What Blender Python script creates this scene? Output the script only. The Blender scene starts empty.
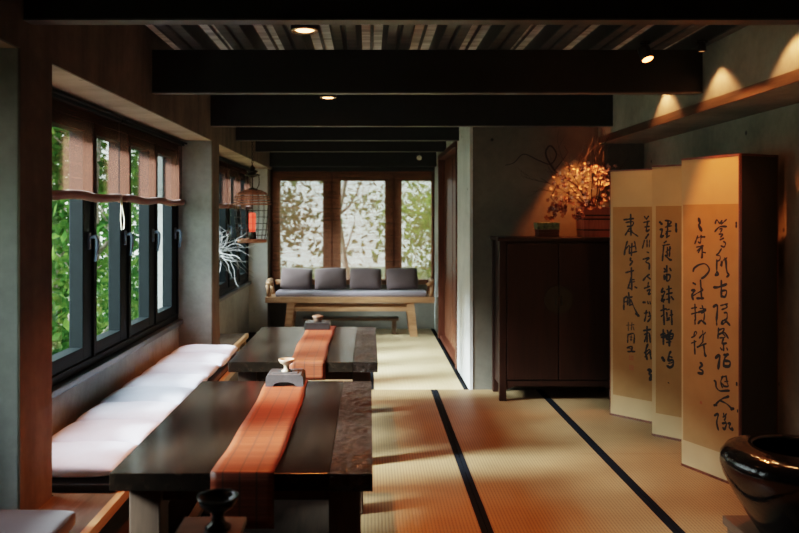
STROKES = {
 1: [
  (12,115,1423,186,1432),(12,166,1460,168,1316),(9,130,1404,186,1409,176,1381,140,1376),
  (11,156,1362,125,1315),(9,140,1339,176,1344),(9,171,1339,220,1308),(11,140,1269,125,1222,117,1175),
  (9,125,1212,156,1241,154,1185),(11,176,1256,171,1172),(9,166,1228,196,1238),(11,156,1185,210,1201),
  (9,196,1270,206,1215),(11,166,1153,164,1135,181,1131,161,1102),(10,270,1446,276,1437),
  (10,299,1448,284,1428),(9,265,1405,305,1414),(10,274,1373,305,1378),(10,294,1414,284,1345,305,1355),
  (12,299,1323,279,1295),(9,270,1281,255,1226),(9,289,1282,289,1236),(7,308,1282,305,1236),
  (9,289,1199,301,1195),(10,260,1148,279,1153),(10,279,1153,305,1159,279,1130,305,1118,304,1081),
  (12,130,1048,186,1065),(12,171,1083,174,930),(11,171,1018,145,937),(9,176,1000,193,1001),
  (7,156,980,196,987),(9,171,935,150,942),(11,199,950,212,945),(12,115,865,113,785),
  (11,120,866,140,876,143,821),(9,115,837,140,844),(12,150,905,161,822),(11,145,868,176,879),
  (9,166,860,196,797,220,758),(9,176,824,156,817),(18,208,763,225,750),(10,305,1044,284,1029,260,1000),
  (10,289,1030,313,1013),(9,299,989,294,952),(10,270,946,308,962),(10,289,929,313,940,299,907,313,912),
  (14,261,847,274,848),(10,294,854,297,841),(9,311,855,313,840),(10,284,791,279,750,270,717),
  (10,270,772,291,778),(10,305,784,313,744,294,715),(9,299,752,315,758),(7,135,674,156,678),
  (7,148,694,148,638),(7,166,677,191,684),(7,176,696,171,645),(7,184,669,191,647),(9,145,610,143,553),
  (9,147,608,191,619,191,554),(7,161,593,176,594,164,574,176,576),(5,171,608,168,566),
  (11,140,514,176,529,171,496),(11,145,488,196,495),(7,156,513,176,506),(12,265,650,313,663),
  (12,289,680,289,575),(10,270,623,305,637,311,592),(10,284,616,270,573),(10,305,627,313,574),
  (12,294,558,279,506,289,452),(10,270,495,308,523,313,483),(9,274,468,308,509),(10,311,501,318,460),
  (19,299,380,315,378,305,354,321,343,311,314),
 ],
 2: [
  (15,55,1410,67,1398),(11,57,1361,70,1361,61,1314,78,1323),(10,91,1421,130,1413,104,1387),
  (10,109,1421,100,1311),(8,91,1378,130,1387),(8,96,1349,126,1353),(8,100,1311,117,1324),(6,91,1332,109,1362),
  (13,160,1400,162,1350),(10,83,1276,96,1287),(8,74,1259,117,1267),(10,80,1259,71,1161),(8,104,1247,103,1192),
  (8,96,1217,126,1243),(11,91,1196,117,1171,130,1167),(10,121,1252,117,1192),(10,83,1110,96,1098,83,1088),
  (11,100,1128,100,1089),(11,121,1112,127,1099),(10,83,1067,83,1037,97,1064),
  (10,96,1072,121,1069,117,1039,100,1032,100,1072),(10,74,982,65,955,87,961,65,900,87,910),(10,70,934,78,893),
  (11,113,997,115,891),(8,100,975,130,985),(10,100,945,134,956),(11,130,930,143,914),(8,100,911,121,921),
  (10,61,836,96,851),(11,78,871,83,748),(8,83,816,63,797),(8,100,843,117,849),(10,100,826,104,784,117,794),
  (11,130,842,134,753),(8,121,811,139,817),(8,100,775,117,781),(11,61,676,87,692,85,666,65,664),
  (11,77,712,78,619),(11,104,711,109,698),(11,130,715,121,700),(13,100,680,139,693,134,663,103,655,100,680),
  (6,100,668,134,676),(13,117,687,117,615),(10,100,634,126,641),(19,72,530,82,515),
  (11,126,578,115,555,109,516),(10,113,546,134,541),(13,111,516,139,524,140,491,121,475,104,482),
  (8,113,500,134,507),(6,109,376,114,372),
 ],
 3: [
  (16,132,1434,140,1411,132,1398,151,1370),(10,124,1337,104,1295),(8,148,1342,144,1301,128,1304),
  (10,152,1333,175,1334),(8,116,1275,164,1284),(7,120,1253,152,1279,128,1244),(11,156,1284,156,1226,151,1219),
  (8,164,1248,180,1246),(5,127,1326,152,1340),(9,247,1409,258,1429,278,1410,293,1425),(8,289,1406,323,1431),
  (9,245,1365,278,1391,323,1393),(7,278,1379,296,1382,284,1363),(8,274,1351,300,1352,284,1336),
  (9,281,1321,304,1330),(8,304,1312,317,1303,308,1283,287,1288),
  (8,289,1272,270,1247,255,1237,279,1233,279,1213,258,1197,258,1155),(7,326,1225,300,1208,291,1177),
  (7,311,1224,323,1159),(11,387,1415,387,1392),
  (10,91,1137,100,1156,136,1177,176,1184,202,1166,204,1145,176,1115,152,1101),
  (9,258,1210,258,1148,247,1126,268,1132,258,1148),(7,289,1205,284,1181),
  (10,321,1213,326,1153,338,1135,326,1123),(12,238,1059,270,1063,323,1083),(12,289,1098,289,1013),
  (10,287,1043,323,1048,314,1015,289,1016),(11,91,1071,108,1065),(12,81,1028,104,1031,83,1003,91,978),
  (7,87,997,128,1020,160,1035),(11,144,1090,152,991),(13,120,987,164,992),(8,148,1053,162,1038),
  (8,79,926,116,936),(10,104,951,108,864),(8,79,894,120,908),(10,128,909,184,931,152,909),
  (8,156,950,172,905,168,871),(6,140,933,184,934),(12,235,952,262,961,256,882),(8,285,964,330,978),
  (8,293,943,326,959,319,976),(8,308,927,326,929,326,899,308,888),(10,104,863,105,841),
  (11,128,847,148,866,180,851),(7,152,869,136,851),(9,256,882,258,855),(10,289,865,300,884,323,881,345,866),
  (8,326,885,296,863),(7,79,761,104,774,118,795,104,796,96,773),(11,100,745,104,673),(7,79,729,112,744),
  (6,160,811,164,789,180,804),(8,136,766,164,792,160,751),(9,120,713,184,742),(7,124,711,164,751),
  (11,168,730,176,678,184,676),(12,144,629,156,618,136,596,159,587,156,571,128,569),(10,270,838,266,785),
  (8,270,828,308,843,293,813),(9,270,804,308,821,334,795),(7,278,787,315,798,293,819),
  (9,304,787,293,758,323,766),(10,304,763,304,724),(9,284,733,293,725),(9,326,739,330,731),
  (14,251,675,278,692,268,620),(13,308,700,334,707),(10,326,703,308,676,304,638),
  (13,308,669,345,670,341,645,308,639),(10,241,548,251,541,255,514,278,500,308,506,341,514),
  (8,289,576,323,588),(8,300,584,285,550,296,522),(8,323,582,326,558,334,536,304,530),(8,289,545,304,536),
  (6,311,556,334,563),(11,390,565,390,554),(9,334,478,304,466,270,440,247,413),(13,241,413,256,418),
  (9,278,448,323,440,360,421,371,426),(14,355,417,368,424),(13,326,477,336,482),(9,396,422,396,413),
  (10,243,357,268,372,258,324,268,286),(7,304,384,308,369,323,385),(7,300,362,319,372,311,349),
  (10,296,327,323,334,311,300,300,304),(10,334,336,349,340,341,317,363,309,360,319),(7,308,351,323,334),
 ],
}
import bpy, bmesh, math, random
from mathutils import Vector, Matrix
random.seed(7)
PI = math.pi
COL = bpy.context.scene.collection
ORG = {}

# ------------------------------------------------------------------ materials
def new_mat(name):
    m = bpy.data.materials.new(name); m.use_nodes = True
    nt = m.node_tree; b = nt.nodes['Principled BSDF']
    return m, nt, b
def N(nt, t, **kw):
    n = nt.nodes.new(t)
    for k, v in kw.items(): setattr(n, k, v)
    return n
def coords(nt, scale=(1,1,1), kind='Object'):
    if kind == 'World':
        g = N(nt, 'ShaderNodeNewGeometry'); out = g.outputs['Position']
    else:
        tc = N(nt, 'ShaderNodeTexCoord'); out = tc.outputs[kind]
    mp = N(nt, 'ShaderNodeMapping'); mp.inputs['Scale'].default_value = scale
    nt.links.new(out, mp.inputs['Vector'])
    return mp.outputs['Vector']
def ramp(nt, fac, stops):
    r = N(nt, 'ShaderNodeValToRGB'); nt.links.new(fac, r.inputs['Fac'])
    e = r.color_ramp.elements
    while len(e) < len(stops): e.new(0.5)
    for i, (p, c) in enumerate(stops):
        e[i].position = p; e[i].color = (c[0], c[1], c[2], 1)
    return r.outputs['Color']
def noise(nt, vec, scale, detail=4, rough=0.55, dist=0.0):
    n = N(nt, 'ShaderNodeTexNoise'); n.inputs['Scale'].default_value = scale
    n.inputs['Detail'].default_value = detail; n.inputs['Roughness'].default_value = rough
    n.inputs['Distortion'].default_value = dist
    nt.links.new(vec, n.inputs['Vector']); return n.outputs['Fac']
def bump(nt, b, h, strength=0.3, dist=0.01):
    n = N(nt, 'ShaderNodeBump'); n.inputs['Strength'].default_value = strength
    n.inputs['Distance'].default_value = dist
    nt.links.new(h, n.inputs['Height']); nt.links.new(n.outputs['Normal'], b.inputs['Normal'])
def mixc(nt, fac, a, b_, mode='MIX'):
    n = N(nt, 'ShaderNodeMix', data_type='RGBA', blend_type=mode)
    for i, v in ((0, fac), (6, a), (7, b_)):
        if hasattr(v, 'links'): nt.links.new(v, n.inputs[i])
        elif i == 0: n.inputs[0].default_value = v
        else: n.inputs[i].default_value = (v[0], v[1], v[2], 1)
    return n.outputs[2]
def plain(name, col, rough=0.5, metal=0.0, var=0.15, vs=12, spec=0.5, bmp=0.0, emit=None, es=1.0):
    m, nt, b = new_mat(name)
    v = coords(nt)
    f = noise(nt, v, vs)
    c = ramp(nt, f, [(0.25, tuple(x*(1-var) for x in col)), (0.75, tuple(min(1, x*(1+var)) for x in col))])
    nt.links.new(c, b.inputs['Base Color'])
    b.inputs['Roughness'].default_value = rough; b.inputs['Metallic'].default_value = metal
    b.inputs['Specular IOR Level'].default_value = spec
    if bmp: bump(nt, b, noise(nt, v, vs*5), bmp, 0.004)
    if emit:
        b.inputs['Emission Color'].default_value = (*emit, 1); b.inputs['Emission Strength'].default_value = es
    return m
def wood(name, dark, light, rough=0.45, grain=(14, 1.2, 14), sc=3.0, bmp=0.12, spec=0.5, coat=0.0):
    m, nt, b = new_mat(name)
    v = coords(nt, grain)
    n1 = noise(nt, v, sc, 6, 0.6, 0.6)
    c = ramp(nt, n1, [(0.3, dark), (0.7, light)])
    nt.links.new(c, b.inputs['Base Color'])
    b.inputs['Roughness'].default_value = rough
    b.inputs['Specular IOR Level'].default_value = spec
    b.inputs['Coat Weight'].default_value = coat; b.inputs['Coat Roughness'].default_value = 0.15
    bump(nt, b, n1, bmp, 0.003)
    return m
def concrete(name, c1, c2, rough=0.8, boards=None, spec=0.3):
    m, nt, b = new_mat(name)
    v = coords(nt, kind='World')
    n1 = noise(nt, v, 1.6, 7, 0.62, 0.4)
    n2 = noise(nt, v, 22, 4)
    f = N(nt, 'ShaderNodeMath', operation='ADD'); f2 = N(nt, 'ShaderNodeMath', operation='MULTIPLY')
    f2.inputs[1].default_value = 0.25
    nt.links.new(n2, f2.inputs[0]); nt.links.new(n1, f.inputs[0]); nt.links.new(f2.outputs[0], f.inputs[1])
    c = ramp(nt, f.outputs[0], [(0.42, c1), (0.85, c2)])
    # form-tie dots / pits
    vo = N(nt, 'ShaderNodeTexVoronoi'); vo.inputs['Scale'].default_value = 3.3
    nt.links.new(v, vo.inputs['Vector'])
    pit = ramp(nt, vo.outputs['Distance'], [(0.03, (0.25, 0.25, 0.25)), (0.06, (1, 1, 1))])
    c = mixc(nt, 1.0, c, pit, 'MULTIPLY')
    if boards:
        vb = coords(nt, boards, 'World')
        n3 = noise(nt, vb, 1.0, 3)
        st = ramp(nt, n3, [(0.35, (0.72, 0.7, 0.68)), (0.65, (1.1, 1.08, 1.05))])
        c = mixc(nt, 1.0, c, st, 'MULTIPLY')
    nt.links.new(c, b.inputs['Base Color'])
    b.inputs['Roughness'].default_value = rough; b.inputs['Specular IOR Level'].default_value = spec
    bump(nt, b, f.outputs[0], 0.35, 0.01)
    return m
def tatami(name, c1, c2, swap=False):
    m, nt, b = new_mat(name)
    v = coords(nt, kind='World')
    sep = N(nt, 'ShaderNodeSeparateXYZ'); nt.links.new(v, sep.inputs[0])
    def wv(out, pitch):
        a = N(nt, 'ShaderNodeMath', operation='MULTIPLY'); a.inputs[1].default_value = 2*PI/pitch
        s = N(nt, 'ShaderNodeMath', operation='SINE'); nt.links.new(out, a.inputs[0]); nt.links.new(a.outputs[0], s.inputs[0])
        return s.outputs[0]
    ribs = wv(sep.outputs['Y' if swap else 'X'], 0.0165)
    fine = wv(sep.outputs['X' if swap else 'Y'], 0.030)
    mul = N(nt, 'ShaderNodeMath', operation='MULTIPLY'); nt.links.new(ribs, mul.inputs[0]); nt.links.new(fine, mul.inputs[1])
    add = N(nt, 'ShaderNodeMath', operation='MULTIPLY_ADD'); add.inputs[1].default_value = 0.45
    nt.links.new(mul.outputs[0], add.inputs[0]); nt.links.new(ribs, add.inputs[2])
    mr = N(nt, 'ShaderNodeMapRange'); mr.inputs['From Min'].default_value = -1.3; mr.inputs['From Max'].default_value = 1.3
    nt.links.new(add.outputs[0], mr.inputs['Value'])
    n = noise(nt, coords(nt, (1, 1, 1), 'World'), 2.2, 5)
    base = ramp(nt, n, [(0.3, c1), (0.7, c2)])
    st = ramp(nt, mr.outputs[0], [(0.0, (0.62, 0.60, 0.55)), (0.6, (1.08, 1.06, 1.02))])
    c = mixc(nt, 1.0, base, st, 'MULTIPLY')
    nt.links.new(c, b.inputs['Base Color'])
    b.inputs['Roughness'].default_value = 0.5; b.inputs['Specular IOR Level'].default_value = 0.45
    bump(nt, b, mr.outputs[0], 0.35, 0.002)
    return m
def fabric(name, col, rough=0.9, var=0.06, weave=420):
    m, nt, b = new_mat(name)
    v = coords(nt)
    n = noise(nt, v, 7, 3)
    c = ramp(nt, n, [(0.3, tuple(x*(1-var) for x in col)), (0.7, tuple(min(1, x*(1+var)) for x in col))])
    nt.links.new(c, b.inputs['Base Color']); b.inputs['Roughness'].default_value = rough
    b.inputs['Specular IOR Level'].default_value = 0.2
    b.inputs['Sheen Weight'].default_value = 0.25
    bump(nt, b, noise(nt, v, weave, 2), 0.25, 0.001)
    return m
def blind_mat(name, col, trans, pitch=0.006):
    m, nt, b = new_mat(name)
    out = nt.nodes['Material Output']
    v = coords(nt, kind='World')
    sep = N(nt, 'ShaderNodeSeparateXYZ'); nt.links.new(v, sep.inputs[0])
    a = N(nt, 'ShaderNodeMath', operation='MULTIPLY'); a.inputs[1].default_value = 2*PI/pitch
    s = N(nt, 'ShaderNodeMath', operation='SINE'); nt.links.new(sep.outputs['Z'], a.inputs[0]); nt.links.new(a.outputs[0], s.inputs[0])
    nz = noise(nt, coords(nt, (1.5, 1.5, 60), 'World'), 2.0, 3)
    ad = N(nt, 'ShaderNodeMath', operation='MULTIPLY_ADD'); ad.inputs[1].default_value = 0.16; ad.inputs[2].default_value = trans - 0.2
    nt.links.new(s.outputs[0], ad.inputs[0])
    ad2 = N(nt, 'ShaderNodeMath', operation='MULTIPLY_ADD', use_clamp=True); ad2.inputs[1].default_value = 0.4
    nt.links.new(nz, ad2.inputs[0]); nt.links.new(ad.outputs[0], ad2.inputs[2])
    dif = N(nt, 'ShaderNodeBsdfDiffuse'); dif.inputs['Color'].default_value = (*col, 1)
    trl = N(nt, 'ShaderNodeBsdfTranslucent'); trl.inputs['Color'].default_value = (*col, 1)
    m1 = N(nt, 'ShaderNodeMixShader'); m1.inputs[0].default_value = 0.5
    nt.links.new(dif.outputs[0], m1.inputs[1]); nt.links.new(trl.outputs[0], m1.inputs[2])
    tr = N(nt, 'ShaderNodeBsdfTransparent')
    m2 = N(nt, 'ShaderNodeMixShader'); nt.links.new(ad2.outputs[0], m2.inputs[0])
    nt.links.new(m1.outputs[0], m2.inputs[1]); nt.links.new(tr.outputs[0], m2.inputs[2])
    nt.links.new(m2.outputs[0], out.inputs['Surface'])
    return m
def glass_mat():
    m, nt, b = new_mat('window_glass')
    out = nt.nodes['Material Output']
    tr = N(nt, 'ShaderNodeBsdfTransparent'); tr.inputs['Color'].default_value = (0.93, 0.97, 0.95, 1)
    gl = N(nt, 'ShaderNodeBsdfGlossy'); gl.inputs['Roughness'].default_value = 0.02
    lw = N(nt, 'ShaderNodeLayerWeight'); lw.inputs['Blend'].default_value = 0.5
    pw = N(nt, 'ShaderNodeMath', operation='POWER'); pw.inputs[1].default_value = 5
    nt.links.new(lw.outputs['Facing'], pw.inputs[0])
    fr = N(nt, 'ShaderNodeMath', operation='MULTIPLY_ADD'); fr.inputs[1].default_value = 0.6; fr.inputs[2].default_value = 0.03
    nt.links.new(pw.outputs[0], fr.inputs[0])
    mx = N(nt, 'ShaderNodeMixShader')
    nt.links.new(fr.outputs[0], mx.inputs[0]); nt.links.new(tr.outputs[0], mx.inputs[1]); nt.links.new(gl.outputs[0], mx.inputs[2])
    nt.links.new(mx.outputs[0], out.inputs['Surface'])
    return m
def leaf_mat(name, c1, c2, c3):
    m, nt, b = new_mat(name)
    out = nt.nodes['Material Output']
    v = coords(nt, kind='World')
    n = noise(nt, v, 2.6, 5, 0.7)
    c = ramp(nt, n, [(0.3, c1), (0.5, c2), (0.68, c3)])
    dif = N(nt, 'ShaderNodeBsdfDiffuse'); trl = N(nt, 'ShaderNodeBsdfTranslucent')
    nt.links.new(c, dif.inputs['Color']); nt.links.new(c, trl.inputs['Color'])
    mx = N(nt, 'ShaderNodeMixShader'); mx.inputs[0].default_value = 0.5
    nt.links.new(dif.outputs[0], mx.inputs[1]); nt.links.new(trl.outputs[0], mx.inputs[2])
    nt.links.new(mx.outputs[0], out.inputs['Surface'])
    return m

M = {}
M['conc'] = concrete('grey_concrete', (0.24, 0.25, 0.225), (0.46, 0.47, 0.43))
M['conc_daylit'] = concrete('daylit_concrete', (0.5, 0.52, 0.49), (0.75, 0.76, 0.72))  # same concrete made paler, daylight on it put into the colour
M['conc_lamplit'] = concrete('lamplit_board_concrete', (0.115, 0.092, 0.068), (0.23, 0.185, 0.14), boards=(0.6, 7, 0.9))  # room-facing concrete tinted brown, standing in for warm lamplight; board streaks on top
M['conc_soffit'] = concrete('soffit_concrete', (0.42, 0.35, 0.26), (0.62, 0.52, 0.40), boards=(0.8, 2.5, 1))
M['conc_right'] = concrete('right_wall_concrete', (0.19, 0.19, 0.16), (0.36, 0.34, 0.28), boards=(0.8, 1.3, 0.8))
M['conc_back'] = concrete('dark_plaster', (0.12, 0.115, 0.09), (0.21, 0.195, 0.155))
M['black_steel'] = plain('black_painted_steel', (0.012, 0.013, 0.012), 0.55, var=0.3)
M['steel_edge'] = plain('grey_steel_edge', (0.10, 0.095, 0.085), 0.45, var=0.3)  # bottom flange a lighter grey than the web
M['deck'] = plain('galvanised_deck', (0.28, 0.30, 0.28), 0.28, 0.85, var=0.35, vs=3)
def deck_mat():
    m, nt, b = new_mat('galvanised_deck')
    v = coords(nt, kind='World'); sep = N(nt, 'ShaderNodeSeparateXYZ'); nt.links.new(v, sep.inputs[0])
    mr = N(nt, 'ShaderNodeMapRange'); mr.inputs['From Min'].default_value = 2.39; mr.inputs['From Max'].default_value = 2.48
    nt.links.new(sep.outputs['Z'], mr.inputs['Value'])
    c = ramp(nt, mr.outputs[0], [(0.02, (0.05, 0.05, 0.045)), (0.12, (0.13, 0.13, 0.12)), (0.2, (0.02, 0.02, 0.018)), (0.78, (0.03, 0.03, 0.028)), (0.86, (0.10, 0.10, 0.09)), (0.93, (0.75, 0.76, 0.70))])  # valleys painted bright and slopes dark, as light caught on the ribs
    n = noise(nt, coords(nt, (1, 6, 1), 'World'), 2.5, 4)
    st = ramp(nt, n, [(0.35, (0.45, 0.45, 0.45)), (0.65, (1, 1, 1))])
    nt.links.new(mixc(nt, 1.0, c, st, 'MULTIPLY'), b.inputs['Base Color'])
    b.inputs['Roughness'].default_value = 0.4
    return m
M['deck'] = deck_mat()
M['deck_dark'] = plain('dark_deck_pan', (0.03, 0.03, 0.028), 0.5, 0.3)
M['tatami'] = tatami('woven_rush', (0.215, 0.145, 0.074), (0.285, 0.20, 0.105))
M['tatami_far'] = tatami('skylit_woven_rush', (0.50, 0.40, 0.23), (0.60, 0.48, 0.29), True)  # far mats coloured paler to stand in for sky glancing off the rush
M['border'] = plain('navy_border_cloth', (0.004, 0.006, 0.009), 0.8, spec=0.1)
M['frame'] = plain('teal_black_aluminium', (0.0035, 0.006, 0.0065), 0.55, 0.0, spec=0.12)
M['sill'] = plain('dark_sill_metal', (0.06, 0.075, 0.08), 0.35, 0.3)
M['handle'] = plain('blue_grey_handle', (0.20, 0.27, 0.36), 0.3, 0.3)
M['glass'] = glass_mat()
M['blind'] = blind_mat('rattan_blind', (0.15, 0.066, 0.045), 0.42)
M['blind_back'] = blind_mat('sheer_reed_blind', (0.36, 0.17, 0.10), 0.46, 0.009)
M['roll'] = fabric('rolled_blind_fabric', (0.22, 0.075, 0.035))
M['cord'] = fabric('cream_cord', (0.75, 0.68, 0.5))
M['wood_frame'] = wood('red_brown_window_wood', (0.06, 0.02, 0.01), (0.12, 0.042, 0.022), 0.5)
M['table'] = wood('dark_lacquered_table', (0.007, 0.0055, 0.0042), (0.024, 0.016, 0.0105), 0.2, (9, 0.7, 9), 2.2, 0.04, 0.35, 0.25)
M['table_leg'] = wood('weathered_table_leg', (0.045, 0.026, 0.015), (0.10, 0.06, 0.036), 0.6, (10, 10, 1.2))
M['bench'] = wood('bench_top_wood', (0.10, 0.075, 0.05), (0.20, 0.15, 0.105), 0.22, (7, 1.0, 7), 2.4, 0.05, 0.6)
M['bench_edge'] = wood('honey_edge_wood', (0.42, 0.25, 0.12), (0.62, 0.40, 0.20), 0.45)
M['bench_side'] = wood('bench_side_wood', (0.06, 0.035, 0.02), (0.12, 0.07, 0.04), 0.5)
M['floorboard'] = wood('shaded_floorboards', (0.006, 0.0045, 0.003), (0.014, 0.009, 0.006), 0.9, spec=0.05)  # near-black boards stand in for the shade of the well under the tables
M['white_fab'] = fabric('white_cotton', (0.76, 0.81, 0.95))
M['black_fab'] = fabric('black_cotton', (0.045, 0.043, 0.05))
M['dark_pad'] = fabric('dark_pad_cloth', (0.02, 0.018, 0.016))
M['mauve_fab'] = fabric('mauve_grey_cloth', (0.115, 0.085, 0.082))
M['seat_fab'] = fabric('grey_seat_cloth', (0.30, 0.27, 0.31))
M['sofa_wood'] = wood('reclaimed_bench_wood', (0.30, 0.15, 0.07), (0.56, 0.33, 0.18), 0.5, (1.2, 10, 10), 2.5)
M['cabinet'] = wood('dark_red_lacquer_wood', (0.016, 0.0065, 0.0045), (0.034, 0.013, 0.008), 0.38, (8, 8, 0.8), 2.5, 0.06)
M['cabinet_side'] = wood('red_brown_cabinet_side', (0.07, 0.02, 0.012), (0.12, 0.036, 0.02), 0.4, (8, 8, 0.8), 2.5, 0.06)
M['brass'] = plain('dark_brass', (0.05, 0.045, 0.028), 0.5, 0.5, bmp=0.3)
M['door'] = wood('brown_sliding_door', (0.10, 0.035, 0.018), (0.19, 0.07, 0.035), 0.4, (8, 8, 0.8))
M['door_frame'] = wood('grey_door_trim', (0.14, 0.12, 0.09), (0.22, 0.19, 0.15), 0.5)
M['silk'] = fabric('cream_silk_mount', (0.42, 0.30, 0.16), var=0.04)
M['paper'] = fabric('tan_calligraphy_paper', (0.30, 0.175, 0.072), var=0.08)
M['ink'] = plain('black_ink', (0.006, 0.006, 0.007), 0.6, var=0.1)
M['ink_pale'] = plain('diluted_ink', (0.055, 0.042, 0.028), 0.7, var=0.1)
M['seal'] = plain('faded_red_seal', (0.30, 0.11, 0.055), 0.8)
M['screen_edge'] = wood('screen_edge_wood', (0.07, 0.022, 0.012), (0.15, 0.05, 0.03), 0.35, (8, 8, 0.8))
M['screen_shaded'] = plain('shaded_screen_panel', (0.022, 0.019, 0.015), 0.7)  # end panel coloured dark for the little light its fold receives
M['glaze'] = plain('black_pottery_glaze', (0.006, 0.006, 0.006), 0.12, var=0.4, spec=0.8, bmp=0.35, vs=6)
M['stand_wood'] = wood('pot_stand_wood', (0.06, 0.032, 0.018), (0.12, 0.07, 0.04), 0.6)
M['stone'] = plain('grey_stone', (0.055, 0.052, 0.05), 0.5, var=0.35, vs=30, bmp=0.5)
M['slate'] = plain('dark_tray_stone', (0.10, 0.095, 0.085), 0.4, var=0.25, vs=25)
M['cream_cer'] = plain('cream_ceramic', (0.42, 0.32, 0.22), 0.4)
M['black_cer'] = plain('black_ceramic', (0.012, 0.012, 0.013), 0.12, spec=0.7)
M['brown_cer'] = plain('brown_ceramic', (0.14, 0.08, 0.05), 0.35)
M['black_lac'] = plain('black_lacquer', (0.018, 0.017, 0.016), 0.25)
M['cage'] = plain('cage_wire', (0.05, 0.035, 0.028), 0.4, 0.4)
M['cage_wood'] = wood('cage_bamboo', (0.34, 0.13, 0.06), (0.52, 0.22, 0.11), 0.45)
M['candle'] = plain('red_wax', (0.85, 0.05, 0.03), 0.4, emit=(1.0, 0.08, 0.04), es=1.3)
M['twig'] = plain('silver_twig', (0.26, 0.26, 0.25), 0.5, var=0.3)
M['bamboo_vase'] = wood('bamboo_vase', (0.18, 0.07, 0.03), (0.33, 0.14, 0.06), 0.45, (10, 10, 1))
M['branch'] = plain('dark_branch', (0.035, 0.022, 0.015), 0.7)
M['petal'] = plain('pale_pink_petals', (0.88, 0.62, 0.52), 0.7, var=0.2, vs=30)
M['dark_leaf'] = plain('dark_red_leaf', (0.10, 0.028, 0.018), 0.6, var=0.4)
M['bucket'] = wood('red_bucket_wood', (0.36, 0.09, 0.045), (0.55, 0.17, 0.09), 0.45, (14, 14, 1))
M['bucket_band'] = plain('dark_band', (0.05, 0.02, 0.012), 0.4, 0.3)
M['green_tin'] = plain('green_lacquer', (0.16, 0.19, 0.09), 0.35, var=0.7, vs=45)
M['red_box'] = plain('dark_red_box', (0.09, 0.025, 0.014), 0.45)
M['lamp_black'] = plain('lamp_housing', (0.014, 0.013, 0.012), 0.4)
M['lamp_ring'] = plain('lamp_ring_metal', (0.7, 0.5, 0.36), 0.25, 0.9)
M['lens'] = plain('glowing_lens', (1, 0.6, 0.3), 0.4, emit=(1.0, 0.45, 0.18), es=9)
M['lens_red'] = plain('glowing_amber_lens', (1, 0.4, 0.15), 0.4, emit=(1.0, 0.22, 0.05), es=22)
M['lens_dim'] = plain('dim_lens', (0.3, 0.2, 0.1), 0.4, emit=(1.0, 0.4, 0.15), es=0.6)
M['white_knob'] = plain('white_ball', (0.7, 0.66, 0.56), 0.4)
M['trunk'] = wood('tree_bark', (0.10, 0.08, 0.06), (0.26, 0.22, 0.17), 0.9, (6, 6, 1))
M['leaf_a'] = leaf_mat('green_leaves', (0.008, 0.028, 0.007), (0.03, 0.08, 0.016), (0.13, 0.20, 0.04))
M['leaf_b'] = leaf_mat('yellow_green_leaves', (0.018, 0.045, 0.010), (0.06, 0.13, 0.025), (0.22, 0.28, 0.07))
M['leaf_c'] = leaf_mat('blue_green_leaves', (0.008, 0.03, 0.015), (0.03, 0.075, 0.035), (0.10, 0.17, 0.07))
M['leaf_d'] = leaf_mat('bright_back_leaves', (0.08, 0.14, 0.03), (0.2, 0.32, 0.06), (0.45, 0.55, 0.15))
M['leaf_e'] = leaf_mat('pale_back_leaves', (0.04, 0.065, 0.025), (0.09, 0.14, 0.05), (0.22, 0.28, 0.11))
M['ground'] = plain('garden_ground', (0.07, 0.10, 0.04), 0.9, var=0.5, vs=2)

def runner_mat():
    m, nt, b = new_mat('orange_bamboo_runner')
    v = coords(nt)
    sep = N(nt, 'ShaderNodeSeparateXYZ'); nt.links.new(v, sep.inputs[0])
    def lines(out, pitch, off, w):
        a = N(nt, 'ShaderNodeMath', operation='MULTIPLY_ADD'); a.inputs[1].default_value = 1/pitch; a.inputs[2].default_value = off
        f = N(nt, 'ShaderNodeMath', operation='FRACT'); c = N(nt, 'ShaderNodeMath', operation='LESS_THAN'); c.inputs[1].default_value = w
        nt.links.new(out, a.inputs[0]); nt.links.new(a.outputs[0], f.inputs[0]); nt.links.new(f.outputs[0], c.inputs[0])
        return c.outputs[0]
    l1 = lines(sep.outputs['X'], 0.0545, 40.42, 0.11)
    l2 = lines(sep.outputs['Y'], 0.075, 0.3, 0.04)
    l3 = lines(sep.outputs['Z'], 0.06, 0.3, 0.04)
    st = noise(nt, coords(nt, (1, 60, 60)), 3, 3)
    base = ramp(nt, st, [(0.3, (0.14, 0.030, 0.012)), (0.7, (0.27, 0.062, 0.026))])
    c = mixc(nt, l2, base, (0.33, 0.11, 0.055)); c = mixc(nt, l3, c, (0.30, 0.10, 0.05)); c = mixc(nt, l1, c, (0.10, 0.035, 0.02))
    nt.links.new(c, b.inputs['Base Color']); b.inputs['Roughness'].default_value = 0.42
    bump(nt, b, st, 0.3, 0.001)
    return m
M['runner'] = runner_mat()
def hammered():
    m, nt, b = new_mat('rough_bark_strip')
    v = coords(nt)
    n = noise(nt, v, 20, 6, 0.7, 1.0)
    vo = N(nt, 'ShaderNodeTexVoronoi'); vo.inputs['Scale'].default_value = 26; nt.links.new(v, vo.inputs['Vector'])
    ad = N(nt, 'ShaderNodeMath', operation='MULTIPLY_ADD'); ad.inputs[1].default_value = 0.6
    nt.links.new(vo.outputs['Distance'], ad.inputs[0]); nt.links.new(n, ad.inputs[2])
    c = ramp(nt, n, [(0.3, (0.006, 0.005, 0.004)), (0.7, (0.038, 0.024, 0.018))])
    nt.links.new(c, b.inputs['Base Color']); b.inputs['Roughness'].default_value = 0.22
    bump(nt, b, ad.outputs[0], 0.8, 0.012)
    return m
M['hammered'] = hammered()

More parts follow.
